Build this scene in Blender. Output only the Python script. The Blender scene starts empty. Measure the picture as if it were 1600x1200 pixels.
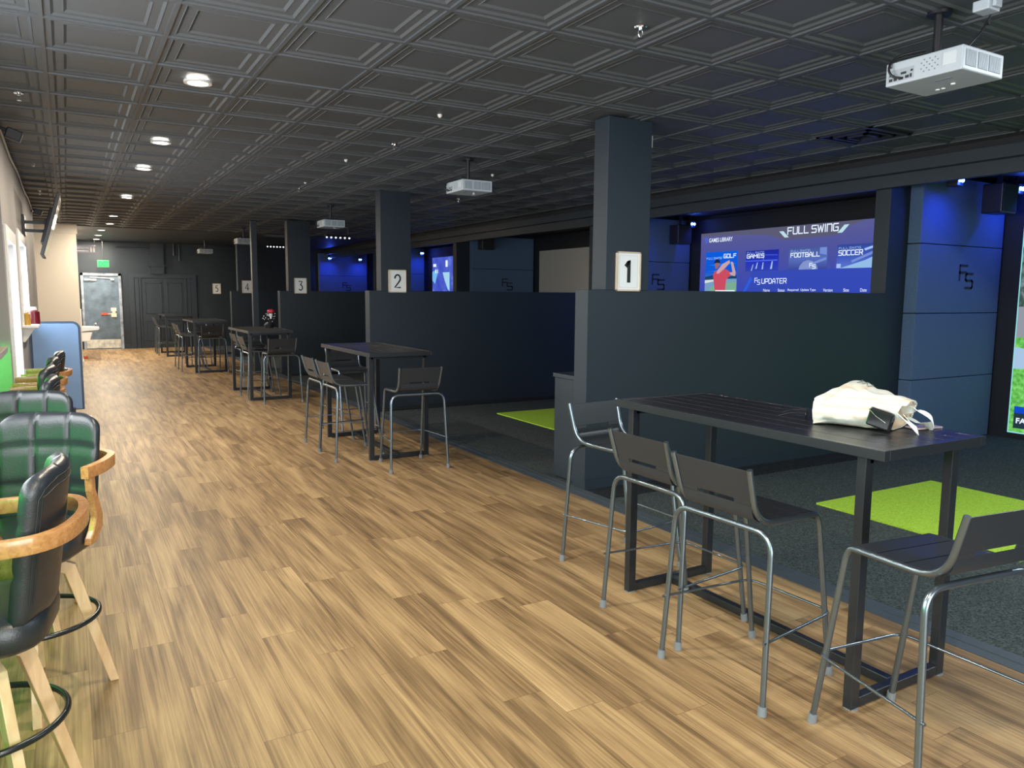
import bpy, bmesh, math, random
from mathutils import Vector, Matrix, noise
random.seed(7)
PI = math.pi
sc = bpy.context.scene
COL = sc.collection

# ------------------------------------------------------------------ camera
F, YAW, PITCH, ROLL, EYE = 1191.5, .5267, -.1160, .0075, 1.65
fw = Vector((math.sin(YAW)*math.cos(PITCH), math.cos(YAW)*math.cos(PITCH), math.sin(PITCH)))
rt = Vector((math.cos(YAW), -math.sin(YAW), 0)); up = rt.cross(fw)
r2 = rt*math.cos(ROLL)+up*math.sin(ROLL); u2 = -rt*math.sin(ROLL)+up*math.cos(ROLL)
cam = bpy.data.cameras.new('camera'); camo = bpy.data.objects.new('camera', cam); COL.objects.link(camo)
M = Matrix((r2, u2, -fw)).transposed().to_4x4(); M.translation = (0, 0, EYE)
camo.matrix_world = M
cam.sensor_fit = 'HORIZONTAL'; cam.sensor_width = 36; cam.lens = F/1600*36; cam.clip_start = .05; cam.clip_end = 200
sc.camera = camo

# ------------------------------------------------------------------ world, exposure, daylight
sc.view_settings.view_transform = 'Standard'; sc.view_settings.look = 'None'
sc.view_settings.gamma = 1; sc.view_settings.use_curve_mapping = False
sc.view_settings.exposure = 0.7
sc.render.engine = 'CYCLES'
sc.cycles.use_denoising = True
sc.cycles.max_bounces = 8; sc.cycles.diffuse_bounces = 5; sc.cycles.glossy_bounces = 4; sc.cycles.transparent_max_bounces = 12
sc.cycles.sample_clamp_indirect = 6; sc.cycles.caustics_reflective = False; sc.cycles.caustics_refractive = False
w = bpy.data.worlds.new('world'); sc.world = w; w.use_nodes = True
w.node_tree.nodes['Background'].inputs[0].default_value = (.86, .94, 1, 1)
w.node_tree.nodes['Background'].inputs[1].default_value = 1.3

def area(name, loc, rot, sx, sy, power, col=(1, 1, 1), spread=PI, shape='RECTANGLE'):
    l = bpy.data.lights.new(name, 'AREA'); l.shape = shape; l.size = sx
    if shape == 'RECTANGLE': l.size_y = sy
    l.energy = power; l.color = col; l.spread = spread
    o = bpy.data.objects.new(name, l); o.location = loc; o.rotation_euler = rot; COL.objects.link(o); return o
def point(name, loc, power, col, r=.03):
    l = bpy.data.lights.new(name, 'POINT'); l.energy = power; l.color = col; l.shadow_soft_size = r
    o = bpy.data.objects.new(name, l); o.location = loc; COL.objects.link(o); return o
# daylight entering through the shop window behind the camera
area('daylight_storefront', (1.5, -3.9, 1.75), (PI/2, 0, 0), 4.2, 2.5, 215, (.95, .97, 1.0))
area('added_side_daylight', (-1.08, 2.6, 2.05), (0, -PI/2, 0), 1.3, 5.2, 125, (.95, .98, 1))  # unseen side window, added to light the ceiling and left-facing sides
# daylight entering through the two windows of the left wall
area('daylight_window', (-.80, 8.87, 1.28), (0, -PI/2, 0), 1.66, 1.24, 42, (.86, .94, 1))
area('daylight_window', (-.80, 11.17, 1.76), (0, -PI/2, 0), .92, 1.64, 42, (.86, .94, 1))

# ------------------------------------------------------------------ materials
MATS = {}
def mat(name, col, rough=.5, metal=0, spec=.5, emit=None, estr=1, coat=0, bump=0, bscale=50, var=0, vscale=5, trans=0):
    if name in MATS: return MATS[name]
    m = bpy.data.materials.new(name); m.use_nodes = True; MATS[name] = m
    nt = m.node_tree; b = nt.nodes['Principled BSDF']
    b.inputs['Base Color'].default_value = (*col, 1); b.inputs['Roughness'].default_value = rough
    b.inputs['Metallic'].default_value = metal; b.inputs['Specular IOR Level'].default_value = spec
    b.inputs['Coat Weight'].default_value = coat
    if emit: b.inputs['Emission Color'].default_value = (*emit, 1); b.inputs['Emission Strength'].default_value = estr
    if bump or var:
        tc = nt.nodes.new('ShaderNodeTexCoord')
    if var:
        n = nt.nodes.new('ShaderNodeTexNoise'); n.inputs['Scale'].default_value = vscale; n.inputs['Detail'].default_value = 4
        nt.links.new(tc.outputs['Object'], n.inputs['Vector'])
        mr = nt.nodes.new('ShaderNodeMapRange'); mr.inputs[1].default_value = .3; mr.inputs[2].default_value = .7
        mr.inputs[3].default_value = 1-var; mr.inputs[4].default_value = 1+var
        nt.links.new(n.outputs['Fac'], mr.inputs[0])
        mx = nt.nodes.new('ShaderNodeVectorMath'); mx.operation = 'SCALE'; mx.inputs[0].default_value = col
        nt.links.new(mr.outputs[0], mx.inputs['Scale']); nt.links.new(mx.outputs[0], b.inputs['Base Color'])
    if bump:
        n = nt.nodes.new('ShaderNodeTexNoise'); n.inputs['Scale'].default_value = bscale; n.inputs['Detail'].default_value = 3
        nt.links.new(tc.outputs['Object'], n.inputs['Vector'])
        bp = nt.nodes.new('ShaderNodeBump'); bp.inputs['Strength'].default_value = bump; bp.inputs['Distance'].default_value = .01
        nt.links.new(n.outputs['Fac'], bp.inputs['Height']); nt.links.new(bp.outputs[0], b.inputs['Normal'])
    return m
def glow(name, col, s=1):
    if name in MATS: return MATS[name]
    m = bpy.data.materials.new(name); m.use_nodes = True; MATS[name] = m
    nt = m.node_tree; nt.nodes.clear()
    e = nt.nodes.new('ShaderNodeEmission'); e.inputs[0].default_value = (*col, 1); e.inputs[1].default_value = s
    o = nt.nodes.new('ShaderNodeOutputMaterial'); nt.links.new(e.outputs[0], o.inputs[0]); return m
def srgb(r, g, b):
    f = lambda c: (c/255/12.92) if c/255 <= .04045 else ((c/255+.055)/1.055)**2.4
    return (f(r), f(g), f(b))

def wood_floor():
    m = bpy.data.materials.new('wood_plank_floor'); m.use_nodes = True
    nt = m.node_tree; N = nt.nodes; L = nt.links; b = N['Principled BSDF']
    def math_(op, a, c=None, d=None):
        n = N.new('ShaderNodeMath'); n.operation = op
        for k, v in enumerate((a, c, d)):
            if v is None: continue
            if isinstance(v, (int, float)): n.inputs[k].default_value = v
            else: L.new(v, n.inputs[k])
        return n.outputs[0]
    tc = N.new('ShaderNodeTexCoord'); s = N.new('ShaderNodeSeparateXYZ'); L.new(tc.outputs['Object'], s.inputs[0])
    X, Y = s.outputs[0], s.outputs[1]
    rowf = math_('DIVIDE', X, .182); row = math_('FLOOR', rowf)
    wn = N.new('ShaderNodeTexWhiteNoise'); wn.noise_dimensions = '1D'; L.new(row, wn.inputs['W'])
    yy = math_('DIVIDE', math_('ADD', Y, math_('MULTIPLY', wn.outputs['Value'], 7.3)), 1.22); colr = math_('FLOOR', yy)
    cb = N.new('ShaderNodeCombineXYZ'); L.new(row, cb.inputs[0]); L.new(colr, cb.inputs[1])
    w2 = N.new('ShaderNodeTexWhiteNoise'); w2.noise_dimensions = '2D'; L.new(cb.outputs[0], w2.inputs['Vector'])
    # grain: noise stretched along the plank
    c2 = N.new('ShaderNodeCombineXYZ'); L.new(math_('MULTIPLY', X, 9), c2.inputs[0]); L.new(math_('MULTIPLY', Y, .75), c2.inputs[1])
    L.new(math_('MULTIPLY', w2.outputs['Value'], 40), c2.inputs[2])
    g = N.new('ShaderNodeTexNoise'); g.inputs['Scale'].default_value = 1.6; g.inputs['Detail'].default_value = 5; g.inputs['Distortion'].default_value = .45
    L.new(c2.outputs[0], g.inputs['Vector'])
    c3 = N.new('ShaderNodeCombineXYZ'); L.new(math_('MULTIPLY', X, 60), c3.inputs[0]); L.new(math_('MULTIPLY', Y, .8), c3.inputs[1]); L.new(math_('MULTIPLY', w2.outputs['Value'], 17), c3.inputs[2])
    g2 = N.new('ShaderNodeTexNoise'); g2.inputs['Scale'].default_value = 2; g2.inputs['Detail'].default_value = 4; g2.inputs['Distortion'].default_value = .25
    L.new(c3.outputs[0], g2.inputs['Vector'])
    t = math_('ADD', math_('MULTIPLY', w2.outputs['Value'], .30), math_('ADD', math_('MULTIPLY', math_('SUBTRACT', g.outputs['Fac'], .5), 1.5), math_('MULTIPLY', math_('SUBTRACT', g2.outputs['Fac'], .5), .95)))
    t = math_('ADD', t, .33)
    cr = N.new('ShaderNodeValToRGB'); L.new(t, cr.inputs[0]); e = cr.color_ramp.elements
    e[0].position = 0; e[0].color = (.098, .060, .029, 1); e[1].position = 1; e[1].color = (.44, .312, .160, 1)
    for p, c in ((.3, (.185, .117, .057)), (.55, (.290, .192, .095)), (.78, (.365, .250, .125))):
        k = e.new(p); k.color = (*c, 1)
    # seams
    fx = math_('ABSOLUTE', math_('SUBTRACT', math_('FRACT', rowf), .5)); fy = math_('ABSOLUTE', math_('SUBTRACT', math_('FRACT', yy), .5))
    sx = math_('GREATER_THAN', fx, .4915); sy = math_('GREATER_THAN', fy, .4985)
    se = math_('MAXIMUM', sx, sy)
    mx = N.new('ShaderNodeMix'); mx.data_type = 'RGBA'; mx.inputs[7].default_value = (.12, .065, .03, 1)
    L.new(math_('MULTIPLY', se, .6), mx.inputs[0]); L.new(cr.outputs[0], mx.inputs[6]); L.new(mx.outputs[2], b.inputs['Base Color'])
    b.inputs['Roughness'].default_value = .50; b.inputs['Specular IOR Level'].default_value = .32
    bp = N.new('ShaderNodeBump'); bp.inputs['Strength'].default_value = .12; bp.inputs['Distance'].default_value = .004
    L.new(math_('SUBTRACT', g2.outputs['Fac'], math_('MULTIPLY', se, 1.5)), bp.inputs['Height']); L.new(bp.outputs[0], b.inputs['Normal'])
    return m
def turf(name, c1, c2, rough=.9):
    m = bpy.data.materials.new(name); m.use_nodes = True; nt = m.node_tree; b = nt.nodes['Principled BSDF']
    tc = nt.nodes.new('ShaderNodeTexCoord'); n = nt.nodes.new('ShaderNodeTexNoise'); n.inputs['Scale'].default_value = 90; n.inputs['Detail'].default_value = 3
    nt.links.new(tc.outputs['Object'], n.inputs['Vector'])
    cr = nt.nodes.new('ShaderNodeValToRGB'); cr.color_ramp.elements[0].position = .35; cr.color_ramp.elements[1].position = .68
    cr.color_ramp.elements[0].color = (*c1, 1); cr.color_ramp.elements[1].color = (*c2, 1)
    nt.links.new(n.outputs['Fac'], cr.inputs[0]); nt.links.new(cr.outputs[0], b.inputs['Base Color'])
    b.inputs['Roughness'].default_value = rough; b.inputs['Specular IOR Level'].default_value = .2
    bp = nt.nodes.new('ShaderNodeBump'); bp.inputs['Strength'].default_value = .6; bp.inputs['Distance'].default_value = .01
    nt.links.new(n.outputs['Fac'], bp.inputs['Height']); nt.links.new(bp.outputs[0], b.inputs['Normal'])
    return m
def streak_wood(name, a, c, rough=.35, scale=(3, 3, 30)):
    m = bpy.data.materials.new(name); m.use_nodes = True; nt = m.node_tree; b = nt.nodes['Principled BSDF']
    tc = nt.nodes.new('ShaderNodeTexCoord'); mp = nt.nodes.new('ShaderNodeMapping'); mp.inputs['Scale'].default_value = scale
    n = nt.nodes.new('ShaderNodeTexNoise'); n.inputs['Scale'].default_value = 2.5; n.inputs['Detail'].default_value = 4; n.inputs['Distortion'].default_value = .6
    nt.links.new(tc.outputs['Object'], mp.inputs[0]); nt.links.new(mp.outputs[0], n.inputs['Vector'])
    cr = nt.nodes.new('ShaderNodeValToRGB'); cr.color_ramp.elements[0].position = .3; cr.color_ramp.elements[1].position = .7
    cr.color_ramp.elements[0].color = (*a, 1); cr.color_ramp.elements[1].color = (*c, 1)
    nt.links.new(n.outputs['Fac'], cr.inputs[0]); nt.links.new(cr.outputs[0], b.inputs['Base Color']); b.inputs['Roughness'].default_value = rough
    b.inputs['Coat Weight'].default_value = .3
    return m

m_floor = wood_floor()
m_turf = turf('dark_turf', (.020, .027, .028), (.085, .105, .105))
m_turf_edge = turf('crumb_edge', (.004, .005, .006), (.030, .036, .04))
m_green = turf('lime_turf', (.30, .50, .035), (.46, .72, .08))
m_strip = mat('threshold_rubber', (.05, .065, .08), .55)
m_navy = mat('navy_wall_paint', (.0145, .025, .038), .55, bump=.08, bscale=260)
m_navy_e = mat('navy_trim_paint', (.018, .029, .043), .45)
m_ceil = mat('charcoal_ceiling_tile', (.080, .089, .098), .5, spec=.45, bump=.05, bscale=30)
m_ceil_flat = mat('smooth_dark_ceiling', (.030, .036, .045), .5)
m_black = mat('matte_black_board', (.010, .012, .016), .7)
m_felt = mat('acoustic_felt', (.085, .145, .26), .9, bump=.35, bscale=160, var=.12, vscale=60)
m_feltlogo = mat('dark_felt_logo', (.018, .028, .045), .9)
m_cream = mat('cream_wall_paint', (.86, .80, .68), .6)
m_greywall = mat('warm_grey_wall', (.30, .29, .285), .6)
m_white = mat('white_paint', (.80, .82, .82), .4)
m_steel = mat('gunmetal_tube', (.19, .235, .28), .28, metal=.9)
m_sheet = mat('black_sheet_metal', (.017, .021, .027), .38, spec=.6, bump=.04, bscale=300)
m_tubetable = mat('black_square_tube', (.022, .026, .032), .30, metal=.3, spec=.6)
m_tabletop = mat('black_slat_top', (.012, .012, .016), .33, spec=.5, bump=.12, bscale=140)
m_cap = mat('grey_foot_cap', (.17, .19, .21), .45)
m_leather = mat('black_leather', (.016, .021, .027), .36, spec=.6, bump=.10, bscale=180)
m_seam = mat('leather_seam', (.012, .015, .018), .6)
m_bent = streak_wood('bentwood_walnut', (.34, .155, .052), (.50, .26, .10), .25, (25, 25, 25))
m_legwood = streak_wood('ash_leg_wood', (.58, .38, .20), (.78, .58, .36), .4, (9, 9, 2))
m_rail = streak_wood('bar_rail_wood', (.36, .30, .22), (.50, .43, .33), .4)
m_chrome = mat('chrome', (.75, .76, .78), .18, metal=1)
m_blackp = mat('black_plastic', (.012, .013, .016), .38)
m_proj = mat('projector_white_plastic', (.44, .50, .55), .42)
m_vent = mat('projector_vent_grey', (.16, .21, .27), .5)
m_port = mat('port_black', (.015, .018, .025), .5)
m_blue = mat('blue_table_board', (.175, .30, .52), .55, var=.05, vscale=4)
m_blueedge = mat('dark_blue_edge', (.03, .06, .12), .4)
m_canvas = mat('cream_canvas', (.78, .80, .70), .85, bump=.5, bscale=30)
m_canvas2 = mat('tan_canvas_lining', (.62, .50, .36), .85)
m_lamp = glow('downlight_glow', (1, .93, .82), 14)
m_ring = mat('downlight_trim', (.78, .76, .72), .4)
m_screenfab = mat('off_white_screen_fabric', (.44, .42, .39), .85)
m_paper = mat('sign_paper', (.84, .88, .90), .5)
m_ink = mat('sign_ink', (.01, .014, .02), .6)
m_signwood = mat('sign_oak_frame', (.62, .52, .40), .5)
m_red = mat('rose_red', (.42, .02, .04), .5)

# ------------------------------------------------------------------ mesh helpers
class MB:
    def __init__(s): s.bm = bmesh.new(); s.mi = 0
    def _f(s, vs):
        try: f = s.bm.faces.new(vs); f.material_index = s.mi; return f
        except ValueError: return None
    def box(s, x0, x1, y0, y1, z0, z1, mx=None):
        c = [Vector((x, y, z)) for x in (x0, x1) for y in (y0, y1) for z in (z0, z1)]
        if mx: c = [mx @ v for v in c]
        v = [s.bm.verts.new(p) for p in c]
        for q in ((0, 1, 3, 2), (4, 6, 7, 5), (0, 4, 5, 1), (2, 3, 7, 6), (0, 2, 6, 4), (1, 5, 7, 3)): s._f([v[i] for i in q])
        return s
    def hexa(s, c):                    # 8 corners: bottom 4 (ccw) then top 4
        v = [s.bm.verts.new(p) for p in c]
        for q in ((3, 2, 1, 0), (4, 5, 6, 7), (0, 1, 5, 4), (1, 2, 6, 5), (2, 3, 7, 6), (3, 0, 4, 7)): s._f([v[i] for i in q])
        return s
    def poly(s, pts): s._f([s.bm.verts.new(p) for p in pts]); return s
    def prism(s, pts, d):
        d = Vector(d); a = [s.bm.verts.new(p) for p in pts]; b = [s.bm.verts.new(Vector(p)+d) for p in pts]
        s._f(a[::-1]); s._f(b)
        n = len(a)
        for i in range(n): s._f([a[i], a[(i+1) % n], b[(i+1) % n], b[i]])
        return s
    def sweep(s, path, prof, closed=False, upv=None):   # prof: list of (a,b) in the frame normal/binormal
        path = [Vector(p) for p in path]; n = len(path); rings = []; prev = None
        for i, p in enumerate(path):
            if closed: t = (path[(i+1) % n]-path[i-1]).normalized()
            else: t = (path[min(i+1, n-1)]-path[max(i-1, 0)]).normalized()
            if upv is not None: nn = Vector(upv); nn = (nn-t*nn.dot(t)).normalized()
            elif prev is None:
                nn = Vector((0, 0, 1)) if abs(t.z) < .9 else Vector((1, 0, 0)); nn = (nn-t*nn.dot(t)).normalized()
            else: nn = (prev-t*prev.dot(t)).normalized()
            prev = nn; bb = t.cross(nn)
            pr = prof(i/(n-1)) if callable(prof) else prof
            rings.append([s.bm.verts.new(p+nn*a+bb*b) for a, b in pr])
        m = len(rings[0])
        for i in range(n if closed else n-1):
            r0, r1 = rings[i], rings[(i+1) % n]
            for k in range(m): s._f([r0[k], r0[(k+1) % m], r1[(k+1) % m], r1[k]])
        if not closed: s._f(rings[0][::-1]); s._f(rings[-1])
        return s
    def tube(s, path, r, seg=10, closed=False):
        return s.sweep(path, [(r*math.cos(2*PI*k/seg), r*math.sin(2*PI*k/seg)) for k in range(seg)], closed)
    def cyl(s, p0, p1, r0, r1=None, seg=16):
        r1 = r0 if r1 is None else r1; p0 = Vector(p0); p1 = Vector(p1); t = (p1-p0).normalized()
        nn = Vector((0, 0, 1)) if abs(t.z) < .9 else Vector((1, 0, 0)); nn = (nn-t*nn.dot(t)).normalized(); bb = t.cross(nn)
        A, B = [[s.bm.verts.new(p+nn*r*math.cos(2*PI*k/seg)+bb*r*math.sin(2*PI*k/seg)) for k in range(seg)] for p, r in ((p0, r0), (p1, r1))]
        for k in range(seg): s._f([A[k], A[(k+1) % seg], B[(k+1) % seg], B[k]])
        s._f(A[::-1]); s._f(B); return s
    def ball(s, c, r, sx=1, sy=1, sz=1, u=12, v=8):
        mx = Matrix.Translation(c) @ Matrix.Diagonal((sx, sy, sz, 1))
        n0 = len(s.bm.faces)
        bmesh.ops.create_uvsphere(s.bm, u_segments=u, v_segments=v, radius=r, matrix=mx)
        s.bm.faces.ensure_lookup_table()
        for f in s.bm.faces[n0:]: f.material_index = s.mi
        return s
    def build(s, name, m, parent=None, smooth=False, bevel=0, loc=None, seg=2):
        if not callable(getattr(m, 'append', None)): m = [m]
        bmesh.ops.recalc_face_normals(s.bm, faces=s.bm.faces)
        me = bpy.data.meshes.new(name); s.bm.to_mesh(me); s.bm.free()
        for x in m: me.materials.append(x)
        o = bpy.data.objects.new(name, me); COL.objects.link(o)
        if parent: o.parent = parent
        if loc: o.location = loc
        if bevel:
            b = o.modifiers.new('b', 'BEVEL'); b.width = bevel; b.segments = seg; b.limit_method = 'ANGLE'; b.angle_limit = math.radians(35)
        if smooth:
            for p in me.polygons: p.use_smooth = True
            me.set_sharp_from_angle(angle=math.radians(smooth if smooth is not True else 50))
        return o
def bez(pts, r=.05, n=6):              # polyline with rounded corners
    pts = [Vector(p) for p in pts]; out = [pts[0]]
    for i in range(1, len(pts)-1):
        a, b, c = pts[i-1], pts[i], pts[i+1]
        rr = r[i-1] if isinstance(r, (list, tuple)) else r
        d0 = min(rr, (a-b).length*.49); d1 = min(rr, (c-b).length*.49)
        p0 = b+(a-b).normalized()*d0; p2 = b+(c-b).normalized()*d1
        for k in range(n+1):
            t = k/n; out.append(p0*(1-t)**2+b*2*t*(1-t)+p2*t*t)
    out.append(pts[-1]); return out
def empty(name, loc, rz=0):
    o = bpy.data.objects.new(name, None); COL.objects.link(o); o.location = loc; o.rotation_euler = (0, 0, rz); o.empty_display_size = .1; return o
def tag(o, label, cat, group=None):
    o['label'] = label; o['category'] = cat
    if group: o['group'] = group
    return o
def struct(o): o['kind'] = 'structure'; return o
def dup(root, loc, rz, label, group=None):
    def cp(o, par):
        c = o.copy(); COL.objects.link(c); c.parent = par
        for ch in list(o.children): cp(ch, c)
        return c
    r = cp(root, None); r.location = loc; r.rotation_euler = (0, 0, rz); r['label'] = label
    if group: r['group'] = group
    return r
def text(name, body, m, parent, size, mx, ext=.0008, width=None, bold=0, align='LEFT', height=None):
    cu = bpy.data.curves.new(name, 'FONT'); cu.body = body; cu.size = 1; cu.extrude = 0; cu.offset = bold; cu.align_x = align
    t = bpy.data.objects.new(name, cu); COL.objects.link(t)
    dg = bpy.context.evaluated_depsgraph_get(); me = bpy.data.meshes.new_from_object(t.evaluated_get(dg))
    bpy.data.objects.remove(t); bpy.data.curves.remove(cu)
    xs = [v.co.x for v in me.vertices]; ys = [v.co.y for v in me.vertices]
    sy = height/(max(ys)-min(ys)) if height else size
    sx = width/(max(xs)-min(xs)) if width else sy
    ox = min(xs) if align == 'LEFT' else (min(xs)+max(xs))/2; oy = min(ys) if height else 0
    bm = bmesh.new(); bm.from_mesh(me)
    for v in bm.verts: v.co = mx @ Vector(((v.co.x-ox)*sx, (v.co.y-oy)*sy, 0))
    if ext:
        r = bmesh.ops.extrude_face_region(bm, geom=bm.faces[:]); d = (mx.to_3x3() @ Vector((0, 0, 1)))*ext
        for g in r['geom']:
            if isinstance(g, bmesh.types.BMVert): g.co += d
    bm.to_mesh(me); bm.free(); me.materials.clear(); me.materials.append(m); me.name = name
    o = bpy.data.objects.new(name, me); COL.objects.link(o)
    if parent: o.parent = parent
    return o
def mx_face_negx(x, y, z): return Matrix(((0, 0, -1, x), (-1, 0, 0, y), (0, 1, 0, z), (0, 0, 0, 1)))     # text on a plane facing -X
def mx_face_negy(x, y, z): return Matrix(((1, 0, 0, x), (0, 0, -1, y), (0, 1, 0, z), (0, 0, 0, 1)))      # text on a plane facing -Y
# squared stroke lettering (the technical display face on the screens)
ST = {'F': [[(0, 0), (0, 1), (.8, 1)], [(0, .52), (.68, .52)]], 'U': [[(0, 1), (0, .12), (.1, 0), (.7, 0), (.8, .12), (.8, 1)]], 'L': [[(0, 1), (0, 0), (.75, 0)]],
      'S': [[(.8, 1), (.1, 1), (0, .9), (0, .6), (.1, .52), (.7, .52), (.8, .44), (.8, .1), (.7, 0), (0, 0)]], 'W': [[(0, 1), (.22, 0), (.5, .85), (.78, 0), (1, 1)]],
      'I': [[(.05, 0), (.05, 1)]], 'N': [[(0, 0), (0, 1), (.7, 1), (.8, .9), (.8, 0)]], 'G': [[(.8, 1), (.1, 1), (0, .88), (0, .12), (.1, 0), (.8, 0), (.8, .5), (.4, .5)]],
      'O': [[(.1, 0), (0, .12), (0, .88), (.1, 1), (.7, 1), (.8, .88), (.8, .12), (.7, 0), (.1, 0)]], 'A': [[(0, 0), (0, .6), (.35, 1), (.5, 1), (.8, .6), (.8, 0)], [(0, .38), (.8, .38)]],
      'M': [[(0, 0), (0, 1), (.45, .45), (.9, 1), (.9, 0)]], 'E': [[(.8, 1), (.1, 1), (0, .9), (0, .1), (.1, 0), (.8, 0)], [(0, .5), (.7, .5)]], 'T': [[(0, 1), (.8, 1)], [(.4, 1), (.4, 0)]],
      'B': [[(0, 0), (0, 1), (.65, 1), (.75, .9), (.75, .62), (.65, .52), (0, .52)], [(.65, .52), (.8, .42), (.8, .1), (.7, 0), (0, 0)]], 'C': [[(.8, 1), (.1, 1), (0, .88), (0, .12), (.1, 0), (.8, 0)]],
      'R': [[(0, 0), (0, 1), (.7, 1), (.8, .9), (.8, .55), (.7, .45), (0, .45)], [(.45, .45), (.8, 0)]], 'P': [[(0, 0), (0, 1), (.7, 1), (.8, .9), (.8, .5), (.7, .4), (0, .4)]],
      'D': [[(0, 0), (0, 1), (.6, 1), (.8, .8), (.8, .2), (.6, 0), (0, 0)]], 'K': [[(0, 0), (0, 1)], [(.8, 1), (.1, .5), (.8, 0)]]}
def stroke_bm(mb, body, x, y, width, height, th, P, slant=0):
    """P(x,y,d)->Vector maps flat coordinates to the sign's plane, d lifts off it"""
    adv = [(1.0 if c == 'W' else .9 if c == 'M' else .1 if c == 'I' else .8)+.28 if c != ' ' else .35 for c in body]; tot = sum(adv)-.28
    k = width/tot; cx = x
    for c, a in zip(body, adv):
        for line in ST.get(c, []):
            pts = [(cx+px*k+slant*py*height, y+py*height) for px, py in line]
            for (ax, ay), (bx, by) in zip(pts, pts[1:]):
                dx, dy = bx-ax, by-ay; l = math.hypot(dx, dy) or 1; ex, ey = dx/l*th/2, dy/l*th/2; nx, ny = -ey, ex
                mb.poly([P(ax-ex+nx, ay-ey+ny, 0), P(bx+ex+nx, by+ey+ny, 0), P(bx+ex-nx, by+ey-ny, 0), P(ax-ex-nx, ay-ey-ny, 0)])
        cx += a*k

# ------------------------------------------------------------------ room shell
ZC = 3.105; YT = 19.588                                         # ceiling height, end of the tiled ceiling
PY = [5.15, 10.42, 15.69, 20.96]                                # fronts of the four partitions
b = MB(); b.box(-1.2, 3.58, -3.6, 25.4, -.1, 0); struct(b.build('floor', m_floor))
b = MB(); b.box(3.72, 9.9, -3.6, 25.4, -.1, .004); struct(b.build('floor_turf', m_turf))
b = MB()
b.hexa([(3.58, -3.6, -.1), (3.72, -3.6, -.1), (3.72, 25.2, -.1), (3.58, 25.2, -.1), (3.58, -3.6, .004), (3.72, -3.6, .014), (3.72, 25.2, .014), (3.58, 25.2, .004)])
b.box(3.645, 3.655, -3.6, 25.2, .008, .0125)
struct(b.build('trim_1', m_strip))

# coffered ceiling, modelled tile by tile
b = MB(); G = .61; GX0, GY0 = -.044, 4.948
flat = {(2, 0), (7, 0)}
for i in range(-1, 12):
    for j in range(-14, 24):
        x0, y0 = GX0+G*i, GY0+G*j
        def ring(ins, z): return [b.bm.verts.new((x, y, ZC+z)) for x, y in ((x0+ins, y0+ins), (x0+G-ins, y0+ins), (x0+G-ins, y0+G-ins), (x0+ins, y0+G-ins))]
        prof = [(0, -.004), (.012, -.004), (.0125, .006)]
        if (i, j) not in flat:
            prof += [(.044, .006), (.047, .003), (.062, .013), (.104, .013), (.107, .010), (.122, .020)]
        rs = [ring(*p) for p in prof]
        for a, c in zip(rs, rs[1:]):
            for k in range(4): b._f([a[k], c[k], c[(k+1) % 4], a[(k+1) % 4]])
        b._f(rs[-1])
b.box(GX0-G-.5, GX0-G, -3.6, YT, ZC-.003, ZC+.1); b.box(GX0+12*G, 7.45, -3.6, YT, ZC-.003, ZC+.1)
b.box(-1.2, 7.45, -3.6, YT, ZC+.05, ZC+.1)
struct(b.build('ceiling', m_ceil))
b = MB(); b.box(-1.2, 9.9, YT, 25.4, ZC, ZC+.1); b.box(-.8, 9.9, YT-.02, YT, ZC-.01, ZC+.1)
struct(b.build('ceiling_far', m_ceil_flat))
b = MB(); b.box(7.44, 9.9, -3.6, 25.3, 3.035, 3.22); struct(b.build('ceiling_bay', m_black))
b = MB(); b.box(7.40, 7.50, -.12, 25.2, 2.925, 3.035); b.box(7.52, 7.60, -.12, 25.2, 2.80, 3.03)
struct(b.build('trim_2', m_navy_e))

# partitions between the simulator bays, each with its posts
def partition(yf, n):
    b = MB(); b.box(3.71, 7.66, yf, yf+.18, 0, 1.70); b.box(7.65, 9.75, yf+.003, yf+.183, 0, 3.06)
    o = struct(b.build('partition', m_navy, bevel=.003))
    b = MB(); b.box(3.706, 7.6, yf-.012, yf, 0, .10); struct(b.build('baseboard', m_navy_e, o))
    b = MB(); b.box(3.887, 4.345, yf-.002, yf+.19, 1.70, ZC); struct(b.build('column', m_navy, bevel=.003))
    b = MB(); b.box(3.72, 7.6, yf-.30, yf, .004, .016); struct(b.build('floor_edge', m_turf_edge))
for n, yf in enumerate(PY): partition(yf, n)
b = MB(); b.box(3.71, 9.9, -.30, -.12, 0, ZC+.02); struct(b.build('wall_near', m_navy))
b = MB(); b.box(3.29, 3.40, 16.20, 16.32, 0, ZC); struct(b.build('column', m_navy_e, bevel=.003))
b = MB(); b.box(9.75, 9.9, -.3, 25.4, 0, 3.12); struct(b.build('wall_right', m_black))
b = MB(); b.box(-1.2, 9.9, 25.2, 25.4, 0, 3.2); struct(b.build('wall_end', m_navy))
b = MB(); b.box(-1.2, .247, 19.3, 25.3, 0, ZC+.02); struct(b.build('wall_cream', m_cream))
b = MB()                                                         # crown and base moulding of the cream wall
b.prism([(-.75, 19.3, 2.90), (-.75, 19.285, 2.90), (-.75, 19.28, 3.0), (-.75, 19.24, 3.08), (-.75, 19.24, 3.105), (-.75, 19.3, 3.105)], (1.02, 0, 0))
struct(b.build('trim_3', m_cream))
b = MB(); b.box(-.75, .262, 19.285, 19.3, 0, .13); b.box(.247, .262, 19.3, 25.2, 0, .13); struct(b.build('baseboard_cream', m_white))
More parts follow.
